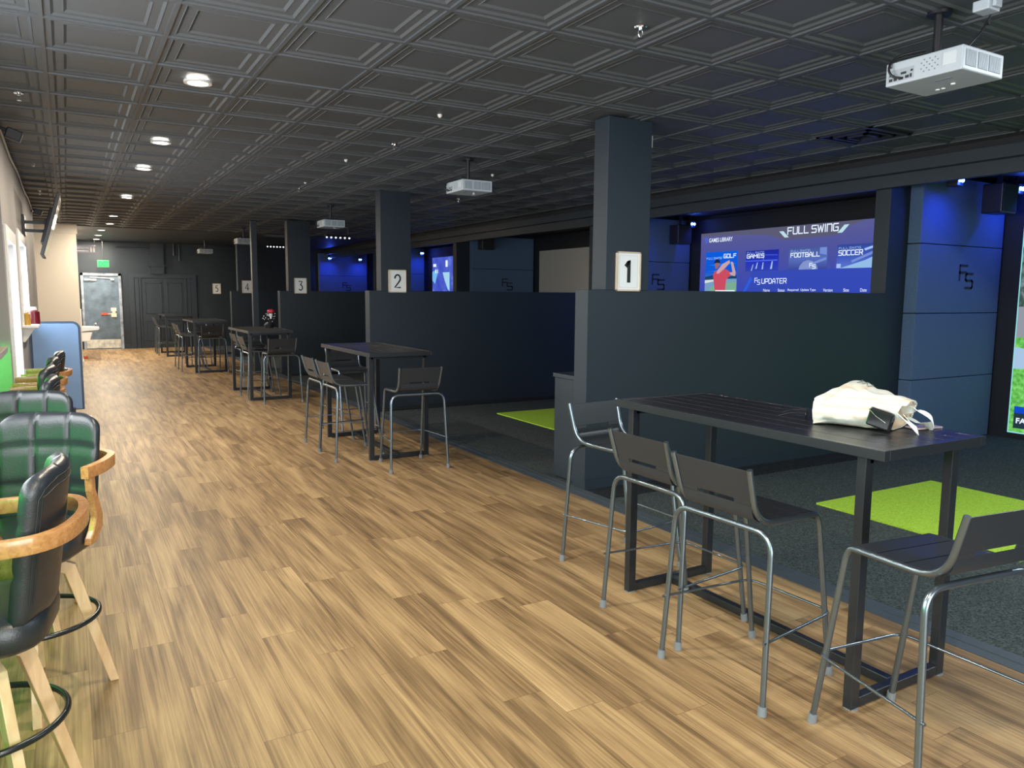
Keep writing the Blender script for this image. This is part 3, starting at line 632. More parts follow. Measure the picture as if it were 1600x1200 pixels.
# ------------------------------------------------------------------ bar tables
def make_table():
    r = empty('bar_table', (0, 0, 0)); L_, W_ = 1.63, .685; H_ = 1.08
    x0, x1, y0, y1 = -W_/2, W_/2, -L_/2, L_/2
    b = MB()
    b.box(x0, x0+.035, y0, y1, H_-.04, H_); b.box(x1-.035, x1, y0, y1, H_-.04, H_); b.box(x0+.035, x1-.035, y0, y0+.035, H_-.04, H_); b.box(x0+.035, x1-.035, y1-.035, y1, H_-.04, H_)
    b.build('top_rim', m_tubetable, r, bevel=.002)
    b = MB(); n = 6; wv = (W_-.07)/n
    for k in range(n): b.box(x0+.035+wv*k+.002, x0+.035+wv*(k+1)-.002, y0+.036, y1-.036, H_-.028, H_-.001)
    b.build('tabletop', m_tabletop, r, bevel=.002)
    b = MB(); b.box(x0+.05, x1-.05, y0+.09, y0+.13, H_-.07, H_-.028); b.box(x0+.05, x1-.05, y1-.13, y1-.09, H_-.07, H_-.028); b.box(-.02, .02, y0+.13, y1-.13, H_-.065, H_-.028)
    b.build('under_frame', m_tubetable, r, bevel=.002)
    for sx in (-1, 1):
        for sy in (-1, 1):
            cx, cy = sx*.293, sy*(L_/2-.11)
            b = MB(); b.box(cx-.025, cx+.025, cy-.02, cy+.02, 0, H_-.028); lg = b.build('leg', m_tubetable, r, bevel=.003)
            b = MB(); b.cyl((cx, cy, -.0), (cx, cy, .004), .03); b.build('leveller', m_cap, lg)
    for sy in (-1, 1):
        cy = sy*(L_/2-.11); b = MB(); b.box(-.268, .268, cy-.02, cy+.02, .005, .045); b.build('foot_rail', m_tubetable, r, bevel=.003)
    b = MB(); b.box(-.02, .02, -(L_/2-.13), L_/2-.13, .005, .045); b.build('centre_rail', m_tubetable, r, bevel=.003)
    tag(r, 'nearest black slatted bar table with canvas bag on top', 'table', 'black bar tables along the bays'); return r
T1 = make_table(); T1.location = (2.955, 2.535, 0)
dup(T1, (2.845, 7.87, 0), 0, 'second black bar table with a blue reflection, before partition two')
dup(T1, (2.69, 12.82, 0), 0, 'third black bar table holding the red rose arrangement')
dup(T1, (2.54, 17.55, 0), 0, 'fourth black bar table standing beyond the thin post')
dup(T1, (2.48, 22.2, 0), 0, 'farthest black bar table before the blind double door')

# ------------------------------------------------------------------ metal bar stools
def make_stool():
    r = empty('metal_bar_stool', (0, 0, 0)); R = .0122
    for s in (-1, 1):
        # continuous side tube: back upright, seat rail
        b = MB(); b.tube(bez([(-.305, s*.208, .982), (-.238, s*.198, .748), (.10, s*.198, .742)], [.11], 8), R, 12); b.build('side_rail', m_steel, r, smooth=True)
        b = MB(); b.tube(bez([(.095, s*.198, .742), (.152, s*.198, .738), (.262, s*.212, .012)], [.055], 8), R, 12); lg = b.build('leg', m_steel, r, smooth=True)
        b = MB(); b.cyl((.2585, s*.2115, .038), (.2635, s*.2123, 0), .0165, .0185, 14); b.build('foot_cap', m_cap, lg, smooth=True)
    for s in (-1, 1):
        b = MB(); b.tube(bez([(-.215, 0, .720), (-.222, s*.262, .722), (-.262, s*.287, .012)], [.085], 8), R, 12); lg = b.build('leg', m_steel, r, smooth=True)
        b = MB(); b.cyl((-.261, s*.2862, .038), (-.263, s*.2875, 0), .0165, .0185, 14); b.build('foot_cap', m_cap, lg, smooth=True)
    # pressed seat: three flats with narrow gaps, rolled front and upturned rear
    b = MB(); t = .005; yw = .187
    def strip(pts):
        up_ = [(x, z) for x, z in pts]
        for (x0_, z0_), (x1_, z1_) in zip(up_, up_[1:]):
            b.hexa([(x0_, -yw, z0_-t), (x1_, -yw, z1_-t), (x1_, yw, z1_-t), (x0_, yw, z0_-t), (x0_, -yw, z0_), (x1_, -yw, z1_), (x1_, yw, z1_), (x0_, yw, z0_)])
    strip([(.158, .715), (.152, .735), (.138, .748), (.115, .753), (.035, .754)]); strip([(.029, .754), (-.075, .754)])
    strip([(-.081, .754), (-.175, .755), (-.215, .760), (-.240, .772), (-.253, .797), (-.258, .825)])
    b.build('seat', m_sheet, r, smooth=40)
    b = MB()
    for y0_, y1_ in ((-.187, -.10), (.10, .187)):
        b.hexa([(-.257, y0_, .825), (-.262, y0_, .825), (-.262, y1_, .825), (-.257, y1_, .825), (-.262, y0_, .843), (-.267, y0_, .843), (-.267, y1_, .843), (-.262, y1_, .843)])
    b.hexa([(-.262, -.188, .843), (-.267, -.188, .843), (-.267, .188, .843), (-.262, .188, .843), (-.300, -.194, .976), (-.305, -.194, .976), (-.305, .194, .976), (-.300, .194, .976)])
    b.build('backrest', m_sheet, r, bevel=.0015)
    b = MB(); z = .295
    b.tube(bez([(-.270, .283, z), (.245, .225, z), (.245, -.225, z), (-.270, -.283, z)], .06, 6), .0058, 8); b.build('footrest', m_steel, r, smooth=True)
    return r
S0 = make_stool()
tag(S0, '', 'bar stool', 'black metal stools around the bar tables')
stools = [
    (2.615, 1.55, 83, 'metal bar stool at the near end of the closest table, right foreground'),
    (2.553, 2.26, 2, 'metal bar stool on the hall side of the closest table, beside the bag'),
    (2.66, 2.848, .6, 'metal bar stool on the hall side of the closest table, second from the bag'),
    (2.924, 3.613, -82, 'metal bar stool at the far end of the closest table, by partition one'),
    (2.475, 7.53, 0, 'metal bar stool on the hall side of the second table, nearer one'),
    (2.49, 8.12, 0, 'metal bar stool on the hall side of the second table, farther one'),
    (2.81, 6.79, 88, 'metal bar stool at the near end of the second table, back towards us'),
    (2.935, 8.93, -88, 'metal bar stool at the far end of the second table'),
    (2.62, 12.50, 0, 'metal bar stool on the hall side of the third table, nearer one'),
    (2.66, 13.35, 1, 'metal bar stool on the hall side of the third table, farther one'),
    (2.755, 11.87, 91, 'metal bar stool at the near end of the rose table, back towards us'),
    (2.80, 13.95, -90, 'metal bar stool at the far end of the rose table'),
    (2.28, 17.55, 0, 'metal bar stool on the hall side of the fourth table, nearer one'),
    (2.30, 18.30, 0, 'metal bar stool on the hall side of the fourth table, farther one'),
    (2.56, 16.95, 90, 'metal bar stool at the near end of the fourth table'),
    (2.62, 18.98, -90, 'metal bar stool at the far end of the fourth table'),
    (2.29, 22.30, 0, 'metal bar stool on the hall side of the farthest table, nearer one'),
    (2.32, 23.0, 0, 'metal bar stool on the hall side of the farthest table, farther one'),
]
for k, (x, y, a, lab) in enumerate(stools):
    if k == 0: S0.location = (x, y, 0); S0.rotation_euler = (0, 0, math.radians(a)); S0['label'] = lab
    else: dup(S0, (x, y, 0), math.radians(a), lab)

# ------------------------------------------------------------------ upholstered swivel stools
def make_chair(legrot):
    r = empty('leather_swivel_stool', (0, 0, 0))
    def rrect(hx, hy, rad, n=6):
        out = []
        for cx, cy, a0 in ((hx-rad, hy-rad, 0), (-hx+rad, hy-rad, 90), (-hx+rad, -hy+rad, 180), (hx-rad, -hy+rad, 270)):
            for k in range(n+1): a = math.radians(a0+90*k/n); out.append((cx+rad*math.cos(a), cy+rad*math.sin(a)))
        return out
    b = MB(); rings = []
    for z, sc_ in ((.598, .80), (.605, .90), (.625, .985), (.655, 1.0), (.690, .985), (.708, .92), (.716, .80), (.720, .5), (.721, .1)):
        rings.append([b.bm.verts.new((x*sc_, y*sc_, z)) for x, y in rrect(.215, .215, .12)])
    for A, B in zip(rings, rings[1:]):
        for k in range(len(A)): b._f([A[k], A[(k+1) % len(A)], B[(k+1) % len(B)], B[k]])
    b._f(rings[0][::-1]); b._f(rings[-1]); b.build('seat_cushion', m_leather, r, smooth=70)
    # backrest: curved tufted pad
    b = MB(); ny, nz = 36, 28; HW = .208
    def surf(u, v, side):
        y = (u-.5)*2; z = v
        c = min(1, ((1-abs(y))/.16)); ce = math.sqrt(max(0, 1-(1-c)**2)) if c < 1 else 1
        cz = min(1, min(z, 1-z)/.12); cze = math.sqrt(max(0, 1-(1-cz)**2)) if cz < 1 else 1
        rad = .17                                                  # rounded upper corners
        yy = y*HW*(1-.06*(1-z)**2)*(1-(.10 if z > .9 else 0)*((z-.9)/.1)**2*abs(y)**3)
        zz = .675+.465*z-(.03*abs(y)**6 if z > .5 else 0)*(z-.5)*2
        th = .030*ce*cze
        if side > 0:
            g = 0
            for s_ in (-.335, .335): g += math.exp(-((y-s_)/.035)**2)
            for s_ in (.36, .70): g += .7*math.exp(-((z-s_)/.028)**2)
            th -= .012*min(g, 1.2)*ce*cze
        xc = -.190-.062*z + .050*y*y
        return Vector((xc+side*th, yy, zz))
    gr = {}
    for sd in (1, -1):
        for i in range(ny+1):
            for k in range(nz+1):
                edge = i in (0, ny) or k in (0, nz)
                if sd < 0 and edge: gr[(sd, i, k)] = gr[(1, i, k)]; continue
                gr[(sd, i, k)] = b.bm.verts.new(surf(i/ny, k/nz, sd))
        for i in range(ny):
            for k in range(nz): b._f([gr[(sd, i, k)], gr[(sd, i+1, k)], gr[(sd, i+1, k+1)], gr[(sd, i, k+1)]])
    b.build('backrest', m_leather, r, smooth=80)
    b = MB()                                                       # piping seam round the back
    for off in (.93, .88):
        path = []
        for k in range(41):
            t_ = k/40*PI*1.0; y = -math.cos(t_); 
            yy = y*off; v = .06+.88*min(1, (1-abs(y)**6)**.5) if False else None
        pts = [(-off, .08), (-off, .5), (-off, .86), (-off*.93, off*.97), (-.5, off*1.0), (0, off), (.5, off), (off*.93, off*.97), (off, .86), (off, .5), (off, .08)]
        path = []
        for (y0, v0), (y1, v1) in zip(pts, pts[1:]):
            for q in range(5): path.append(surf((y0+(y1-y0)*q/5+1)/2, v0+(v1-v0)*q/5, -1)+Vector((-.001, 0, 0)))
        b.tube(path, .0016, 5)
    b.build('seam', m_seam, r, smooth=True)
    # bentwood arm loop
    b = MB(); path = bez([(.045, .250, .940), (-.08, .268, .942), (-.265, .238, .947), (-.318, 0, .950), (-.265, -.238, .947), (-.08, -.268, .942), (.045, -.250, .940)], [.1, .16, .2, .16, .1], 8)
    b.sweep(path, [(-.024, -.014), (-.020, -.0155), (.020, -.0155), (.024, -.014), (.024, .014), (.020, .0155), (-.020, .0155), (-.024, .014)], upv=(0, 0, 1)); b.build('armrest', m_bent, r, smooth=40)
    for s in (-1, 1):
        b = MB(); c = []
        prof = [(.010, .920, .018), (.0, .86, .018), (-.03, .80, .022), (-.055, .74, .028), (-.045, .69, .038), (-.02, .66, .036), (-.01, .635, .026)]
        rows = []
        for k, (x, z, hw) in enumerate(prof):
            yb = s*(.252-.022*(k/6)); rows.append([b.bm.verts.new((x-hw, yb-s*.014, z)), b.bm.verts.new((x+hw, yb-s*.014, z)), b.bm.verts.new((x+hw, yb+s*.014, z)), b.bm.verts.new((x-hw, yb+s*.014, z))])
        for A, B in zip(rows, rows[1:]):
            for k in range(4): b._f([A[k], A[(k+1) % 4], B[(k+1) % 4], B[k]])
        b._f(rows[0]); b._f(rows[-1][::-1]); b.build('arm_support', m_bent, r, bevel=.005)
    b = MB(); b.cyl((0, 0, .575), (0, 0, .600), .11); b.box(-.09, .09, -.09, .09, .565, .578); b.build('swivel_plate', m_blackp, r)
    for k in range(4):
        b = MB()
        # plate leg in the radial plane: horizontal member then splayed shank
        pts = [(.0, .565), (.095, .565), (.155, .535), (.292, .0), (.257, .0), (.115, .50), (.08, .52), (.0, .52)]
        b.prism([(x, -.016, z) for x, z in pts], (0, .032, 0))
        lg = b.build('leg', m_legwood, r, bevel=.003); lg.rotation_euler = (0, 0, legrot+k*PI/2)
    b = MB(); b.tube([(.232*math.cos(a), .232*math.sin(a), .33) for a in [2*PI*k/48 for k in range(48)]], .0105, 10, closed=True); b.build('footrest_ring', mat('black_footring', (.03, .036, .04), .25, metal=.6, spec=.7), r, smooth=True)
    return r
def chair(x, y, face, leg, label):
    r = make_chair(math.radians(leg-face)); r.location = (x, y, 0); r.rotation_euler = (0, 0, math.radians(face))
    tag(r, label, 'bar stool', 'leather swivel stools at the drink rail'); return r
chair(-.295, 2.73, 172, 28, 'nearest leather swivel stool seen from behind, wooden arm loop round its back')
chair(-.180, 3.54, -116, 0, 'leather swivel stool with tufted back facing us, right behind the nearest one')
C0 = chair(-.265, 4.42, -112, -60, 'leather swivel stool facing us, second tufted back in the row')
D0 = chair(-.335, 5.45, 178, 20, 'leather swivel stool turned to the rail, fourth in the row')
for y, x, a, lab in ((6.25, -.36, 176, 'green-lit leather swivel stool turned to the rail, fifth in the row'), (7.02, -.345, 181, 'leather swivel stool turned to the rail, sixth in the row'), (7.75, -.31, 179, 'farthest leather swivel stool in the row, by the rail end')):
    dup(D0, (x, y, 0), math.radians(a), lab)

# drink rail and green strip
r = empty('drink_rail', (-.78, 2.6, 1.14)); b = MB(); b.box(0, .33, -5.8, 5.08, 0, .05); b.build('rail_top', m_rail, r, bevel=.004)
for k in range(6):
    b = MB(); y = -5.4+k*2.0; b.box(0, .26, y, y+.04, -.03, 0); b.build('bracket', m_blackp, r)
tag(r, 'light wooden drink rail along the left wall', 'rail')
b = MB(); b.box(-.78, -.77, -3.0, 7.95, 1.06, 1.08); tag(b.build('led_strip', glow('green_led', (.05, 1, .12), 6)), 'green light strip fixed under the wooden drink rail', 'led strip')
area('green_wash_light', (-.70, 5.3, 1.10), (0, math.radians(-35), 0), .04, 5.2, 7, (.02, 1.0, .08))
area('green_wash_light', (-.70, .6, 1.10), (0, math.radians(-35), 0), .04, 4.2, 11, (.02, 1.0, .08))
area('green_end_light', (-.62, 7.4, 1.10), (math.radians(70), 0, 0), .25, .1, 3, (.02, 1.0, .08))

# wall shelf with bottles under the second window
r = empty('wall_shelf', (WX, 10.15, 1.24)); b = MB(); b.box(0, .16, 0, .95, 0, .03); b.build('shelf_board', m_white, r, bevel=.006)
b = MB(); b.prism([(0, .1, 0), (0, .1, -.16), (.02, .1, -.16), (.12, .1, 0)], (0, .03, 0)); b.prism([(0, .8, 0), (0, .8, -.16), (.02, .8, -.16), (.12, .8, 0)], (0, .03, 0)); b.build('shelf_bracket', m_white, r)
tag(r, 'white wall shelf under the window, carrying a red and a yellow container', 'shelf')
def bottle(name, x, y, z, rad, h, m, mcap, label, cat):
    r = empty(name, (x, y, z)); b = MB(); b.cyl((0, 0, 0), (0, 0, h*.72), rad, rad*.96, 20); b.cyl((0, 0, h*.72), (0, 0, h*.82), rad*.96, rad*.5, 20); b.build('container_body', m, r, smooth=True)
    b = MB(); b.cyl((0, 0, h*.82), (0, 0, h), rad*.55, rad*.5, 16); b.build('lid', mcap, r, smooth=True); tag(r, label, cat)
bottle('red_tub', -.345, 10.65, 1.27, .062, .20, mat('red_plastic', (.12, .008, .015), .3), m_white, 'dark red tub with pale lid on the white wall shelf', 'tub')
bottle('yellow_bottle', -.405, 10.35, 1.27, .035, .17, mat('yellow_plastic', (.40, .24, .03), .4), m_white, 'yellow bottle beside the dark red tub on the shelf', 'bottle')

# folded blue table standing on end
r = empty('folding_table', (-.16, 11.62, 0))
pts = []
X0, X1, ZB, ZT = -.255, .27, .10, 1.235
for cx, cz, a0 in ((X1-.07, ZT-.07, 0), (X0+.05, ZT-.05, 90)):
    rr = .07 if a0 == 0 else .05
    for k in range(7): a = math.radians(a0+90*k/6); pts.append((cx+rr*math.cos(a), cz+rr*math.sin(a)))
pts += [(X0, ZB), (X1, ZB)]
b = MB(); b.prism([(x, 0, z) for x, z in pts], (0, .05, 0)); b.build('tabletop', m_blue, r, bevel=.004)
b = MB(); path = [(x, .025, z) for x, z in pts]; b.sweep(path, [(-.006, -.03), (.006, -.03), (.006, .03), (-.006, .03)], closed=True, upv=(0, 1, 0)); b.build('edge_band', m_blueedge, r)
b = MB(); b.box(X0+.06, X0+.10, -.15, .35, .03, .12); b.box(X1-.12, X1-.08, -.15, .35, .03, .12)
for x in (X0+.08, X1-.10):
    for y in (-.13, .33): b.cyl((x-.015, y, .035), (x+.015, y, .035), .035)
b.build('trolley', m_blackp, r)
tag(r, 'upright blue folding table board with rounded corners by the left wall', 'table')

# wall television on its arm
r = empty('wall_television', (-.13, 11.95, 2.50)); ti = math.radians(16)
mxr = Matrix.Rotation(ti, 4, 'Y')
b = MB(); b.box(-.02, .022, -.62, .62, -.41, .41, mxr); b.build('tv_body', m_blackp, r, bevel=.006)
b = MB(); b.box(.0225, .0235, -.605, .605, -.395, .395, mxr); b.build('tv_screen', mat('dark_glass', (.02, .025, .03), .12, spec=.7), r)
b = MB(); b.box(-.06, -.02, -.3, .3, -.25, .22, mxr); b.build('tv_back', m_blackp, r, bevel=.01)
b = MB(); b.box(-.32, -.29, -.11, .25, -.12, .14); b.box(-.30, -.05, .10, .13, .04, .08); b.box(-.30, -.05, .10, .13, -.07, -.03); b.box(-.075, -.05, .02, .2, -.10, .10); b.build('wall_arm', m_blackp, r)
tag(r, 'black television tilted on a wall arm above the left windows', 'television')

# black spotlights on the left wall
def wallspot(x, y, z, label):
    r = empty('wall_spotlight', (x, y, z))
    b = MB(); b.box(WX-x, WX-x+.02, -.04, .04, .0, .10); b.cyl((WX-x+.01, 0, .06), (-.02, 0, .03), .012); b.build('bracket', m_blackp, r)
    b = MB(); b.box(-.05, .07, -.05, .05, -.04, .05, Matrix.Rotation(math.radians(20), 4, 'Y')); b.build('lamp_head', m_blackp, r, bevel=.008)
    tag(r, label, 'spotlight', 'black wall spotlights')
wallspot(-.335, 8.1, 3.0, 'black spotlight high on the wall above the first window')
wallspot(-.36, 15.6, 3.0, 'small black spotlight at the far end of the window wall')

# ------------------------------------------------------------------ ceiling fittings
dl = [(.865, -1.0), (.865, .9), (.865, 3.4), (.865, 5.86), (.87, 8.33), (.865, 10.18), (.88, 13.35), (.855, 16.7), (.88, 18.6), (.79, 20.7), (.79, 22.6), (.80, 24.3)]
dlab = {5.86: 'nearest visible recessed downlight, glaring', 8.33: 'recessed downlight, second along the row', 10.18: 'recessed downlight, third along the row', 13.35: 'recessed downlight, fourth along the row',
        16.7: 'recessed downlight, fifth along the row', 18.6: 'recessed downlight, last one in the tiled ceiling', 20.7: 'recessed downlight, first one in the smooth dark ceiling', 22.6: 'recessed downlight, second one in the smooth dark ceiling', 24.3: 'recessed downlight closest to the exit sign',
        3.4: 'recessed downlight just above the picture edge', .9: 'recessed downlight overhead of the viewer', -1.0: 'recessed downlight behind the viewer'}
for x_, y_ in ((5.2, 1.35), (7.0, 1.35)):  # unseen bay lamps, added to light the green mat and the bag
    area('added_bay_light', (x_, y_, ZC-.02), (0, 0, 0), .14, .14, 34, (.86, .95, 1.0), PI, 'DISK')
D = None
for x, y in dl:
    zc = ZC-.004 if y < YT else ZC
    if (.865, 5.86) != (x, y) and D is None: pass
    if D is None:
        D = empty('downlight', (x, y, zc))
        b = MB(); b.sweep([(.080*math.cos(a), .080*math.sin(a), 0) for a in [2*PI*k/32 for k in range(32)]], [(-.008, -.012), (.006, -.012), (.006, .012), (-.008, .012)], closed=True, upv=(0, 0, 1)); b.build('trim_ring', m_ring, D, smooth=40)
        b = MB(); b.cyl((0, 0, -.003), (0, 0, .004), .069, .069, 28); b.build('lamp_lens', m_lamp, D)
        tag(D, dlab[y], 'downlight', 'recessed downlights')
    else: dup(D, (x, y, zc), 0, dlab[y])
    if y == 24.3:
        dup(D, (5.2, 1.35, ZC-.004), 0, 'added unseen downlight over the nearest bay, out of the picture'); dup(D, (7.0, 1.35, ZC-.004), 0, 'second added unseen downlight over the nearest bay, out of the picture')  # fittings for the unseen lamps added over the bay
    near = y < 19
    area('downlight_light', (x, y, zc-.012), (0, 0, 0), .12, .12, 34 if near else 60, (1, .86, .68), PI, 'DISK')
def sprinkler(x, y, z=ZC, label=''):
    r = empty('sprinkler', (x, y, z)); b = MB(); b.cyl((0, 0, .0), (0, 0, -.008), .038, .034, 20); b.build('escutcheon', m_chrome, r, smooth=40)
    b = MB(); b.cyl((0, 0, -.008), (0, 0, -.02), .012); b.tube([(-.012, 0, -.018), (-.016, 0, -.035), (-.004, 0, -.055)], .003, 6); b.tube([(.012, 0, -.018), (.016, 0, -.035), (.004, 0, -.055)], .003, 6)
    b.cyl((0, 0, -.054), (0, 0, -.058), .016, .016, 12); b.build('deflector', m_chrome, r, smooth=40)
    tag(r, label, 'sprinkler', 'ceiling sprinklers'); return r
SP = sprinkler(2.816, 3.46, ZC+.018, 'chrome ceiling sprinkler nearest to us, left of the big white projector')
for x, y, lab in ((2.88, 7.29, 'chrome ceiling sprinkler left of the second projector'), (2.91, 11.0, 'chrome ceiling sprinkler left of the third projector'),
                  (2.88, 14.1, 'chrome ceiling sprinkler above the thin post'), (-.23, 6.95, 'chrome ceiling sprinkler nearest the left wall'), (-.25, 10.45, 'chrome ceiling sprinkler between spotlight and television'),
                  (-.26, 13.4, 'small chrome ceiling sprinkler above the television'), (5.32, 10.82, 'small chrome ceiling sprinkler below the second projector')):
    dup(SP, (x, y, ZC+.018), 0, lab)
for x, y, lab in ((2.74, 5.93, 'small white capped ceiling button right of the column row'), (2.75, 8.42, 'small white capped ceiling button beyond the nearer one'), (2.82, 10.35, 'small faint ceiling button above the third projector'), (4.62, 8.46, 'small faint ceiling button right of the second projector')):
    b = MB(); b.cyl((0, 0, .02), (0, 0, -.012), .022, .016, 14); b.cyl((0, 0, -.012), (0, 0, -.018), .008)
    o = b.build('ceiling_sensor', m_ring, smooth=40, loc=(x, y, ZC+.012)); tag(o, lab, 'sensor')
r = empty('ceiling_vent', (6.30, 4.56, ZC+.004)); b = MB()
for k in range(3): 
    q = .28-.085*k
    for a in ((-q, q, -q, -q+.03), (-q, q, q-.03, q), (-q, -q+.03, -q, q), (q-.03, q, -q, q)): b.box(a[0], a[1], a[2], a[3], -.012-.006*k, -.004)
b.build('vent_louvre', m_blackp, r); b = MB(); b.box(-.29, .29, -.29, .29, -.004, .02); b.build('vent_plate', m_black, r); tag(r, 'black square air vent in the ceiling over the nearest bay', 'vent')

# ------------------------------------------------------------------ projectors
def make_projector():
    r = empty('projector', (0, 0, 0)); W_, L_, H_ = .355, .40, .115          # x depth, y length
    b = MB(); b.box(0, W_, 0, L_, 0, H_); b.build('projector_body', m_proj, r, bevel=.006)
    b = MB()
    for x0, x1 in ((.025, .115), (.13, .215), (.225, .33)):
        b.box(x0, x1, -.0015, .0, .02, H_-.018)
    b.build('vent_grille', m_vent, r)
    b = MB()
    for x0, x1 in ((.025, .115), (.13, .215), (.225, .33)):
        n = int((x1-x0)/.009)
        for k in range(n): b.box(x0+.002+k*.009, x0+.0055+k*.009, -.004, -.0015, .022, H_-.02)
    b.build('vent_slat', m_proj, r)
    b = MB(); b.box(-.0015, 0, .245, .385, .015, .075); b.build('port_bay', mat('port_bay_grey', (.34, .39, .43), .5), r)
    b = MB()
    for y0, y1, z0, z1 in ((.36, .378, .02, .034), (.335, .353, .02, .034), (.30, .325, .02, .032), (.27, .29, .022, .036), (.255, .265, .022, .04), (.35, .378, .045, .052), (.285, .315, .045, .056), (.25, .262, .05, .06)): b.box(-.003, -.0015, y0, y1, z0, z1)
    b.build('port', m_port, r)
    b = MB()
    for k in range(7):
        for q in range(5): 
            if (k+q) % 2: b.box(-.002, 0, .12+k*.014, .126+k*.014, .03+q*.014, .036+q*.014)
    b.build('speaker_hole', m_vent, r)
    b = MB(); b.box(-.004, 0, .03, .095, .035, .095); b.build('label_plate', mat('label_grey', (.55, .60, .63), .5), r)
    b = MB(); b.box(.10, .115, .11, .20, -.0012, 0); b.build('badge', m_vent, r)
    b = MB(); b.cyl((.22, .17, 0), (.22, .17, -.006), .011); b.cyl((.27, .28, 0), (.27, .28, -.004), .012); b.cyl((.27, .25, 0), (.27, .25, -.004), .01); b.build('foot', m_white, r)
    b = MB(); b.cyl((W_*.55, L_*.62, H_+.02), (W_*.55, L_*.62, ZC-r.location.z), .001)
    b.bm.clear(); b.cyl((.19, .25, H_+.03), (.19, .25, .36), .021, .021, 18); b.box(.10, .28, .15, .35, H_+.012, H_+.03)
    for x, y in ((.11, .16), (.27, .16), (.11, .34), (.27, .34)): b.cyl((x, y, H_), (x, y, H_+.03), .008)
    b.cyl((.19, .25, .35), (.19, .25, .365), .06); b.build('ceiling_mount', m_blackp, r, smooth=40)
    b = MB(); b.tube(bez([(.12, .27, H_+.06), (.02, .36, H_+.035), (-.035, .37, .085), (-.03, .345, .035), (-.004, .31, .027)], .05, 5), .006, 8)
    b.tube(bez([(.14, .27, H_+.05), (.02, .375, H_+.02), (-.02, .375, .10), (-.004, .37, .09)], .03, 5), .005, 8); b.build('cable', m_blackp, r, smooth=True)
    tag(r, 'large white projector hanging over the nearest bay', 'projector', 'white ceiling projectors'); return r
P1 = make_projector(); P1.location = (3.768, 2.212, 2.745)
for x, y, z, lab in ((3.655, 7.35, 2.745, 'white projector hanging over the second bay'), (3.70, 12.52, 2.745, 'white projector over the third bay, above the left light bar'), (3.33, 17.85, 2.745, 'white projector hanging left of and behind the thin post'), (3.24, 22.85, 2.745, 'farthest white projector over the last bay')):
    dup(P1, (x, y, z), 0, lab)
b = MB(); b.box(-.05, .05, -.03, .05, .0, .05); b.box(-.03, .03, -.05, -.03, .01, .05)
tag(b.build('overhead_camera', m_proj, bevel=.006, loc=(3.93, 2.20, 3.03)), 'small white sensor box on the ceiling above the largest projector', 'sensor')
b = MB(); b.tube(bez([(3.99, 2.20, 3.06), (3.97, 2.225, 3.0), (3.90, 2.21, 2.93), (3.86, 2.25, 2.862)], .04, 6), .005, 8); b.box(3.965, 3.985, 2.215, 2.235, 2.985, 3.01)
tag(b.build('sensor_cable', m_blackp, smooth=40), 'thin cable dropping from ceiling sensor to the largest projector', 'cable')
b = MB(); b.box(0, .035, -.06, .06, -.05, .05); b.box(.035, .045, -.045, .045, -.035, .035)
tag(b.build('wall_sensor', m_white, bevel=.008, loc=(4.345, 5.24, 2.955)), 'white sensor on the right side of the number one column', 'sensor')

# ------------------------------------------------------------------ far end signs, fountain
r = empty('exit_sign', (.94, 24.5, 2.34)); b = MB(); b.box(-.15, .15, -.02, .02, 0, .20); b.build('sign_box', mat('exit_face', (.02, .10, .05), .4, emit=(.0, .45, .07), estr=.5), r, bevel=.004)
b = MB(); b.cyl((0, 0, .2), (0, 0, ZC-2.34), .007); b.build('stem', m_blackp, r)
text('lettering', 'EXIT', glow('exit_green', (.03, 1, .16), 1.6), r, 1, mx_face_negy(-.12, -.021, .035), .002, .24, .03, height=.13)
tag(r, 'glowing green EXIT sign hanging before the far door', 'sign')
r = empty('restroom_sign', (.53, 24.2, 2.70)); b = MB(); b.box(-.25, .25, -.012, .012, 0, .22); b.build('sign_board', mat('slate_sign', (.07, .08, .14), .4), r, bevel=.003)
b = MB(); b.cyl((-.2, 0, .22), (-.2, 0, ZC-2.70), .005); b.cyl((.2, 0, .22), (.2, 0, ZC-2.70), .005); b.build('hanger', m_blackp, r)
text('lettering', 'RESTROOMS', mat('sign_white', (.45, .47, .5), .5), r, 1, mx_face_negy(-.22, -.013, .12), .002, .28, .01, height=.055)
b = MB(); b.box(-.22, .06, -.015, -.012, .055, .075)
b.build('arrow_bar', mat('sign_white', (.45, .47, .5), .5), r)
b = MB()
for x in (.12, .19): b.cyl((x, -.014, .17), (x, -.012, .17), .014); b.box(x-.02, x+.02, -.015, -.012, .04, .15)
b.build('pictogram', mat('sign_white', (.45, .47, .5), .5), r)
tag(r, 'dark hanging restroom sign with white lettering and pictograms', 'sign')
r = empty('drinking_fountain', (.247, 22.0, 0))
b = MB(); b.prism([(.0, -.2, .42), (.20, -.2, .42), (.27, -.2, .66), (.0, -.2, .66)], (0, .42, 0)); b.build('fountain_body', m_white, r, bevel=.01)
b = MB(); b.prism([(.0, -.22, .66), (.40, -.22, .70), (.44, -.22, .74), (.42, -.22, .78), (.0, -.22, .80)], (0, .46, 0)); b.build('basin', mat('brushed_steel', (.55, .54, .50), .3, metal=.8), r, bevel=.01)
b = MB(); b.tube(bez([(.33, 0, .78), (.33, 0, .86), (.37, 0, .86)], .03), .018, 10); b.build('spout', m_chrome, r, smooth=True)
b = MB(); b.box(0, .05, -.22, .24, .80, 1.22); b.build('back_plate', m_white, r, bevel=.006)
tag(r, 'white wall drinking fountain round the cream corner before the exit door', 'fountain')
b = MB(); b.box(-.04, .04, -.04, .04, 0, .06); tag(b.build('red_bucket', mat('red_plastic2', (.55, .06, .03), .5), bevel=.01, loc=(.34, 21.75, 0)), 'small red box on the floor under the drinking fountain', 'box')

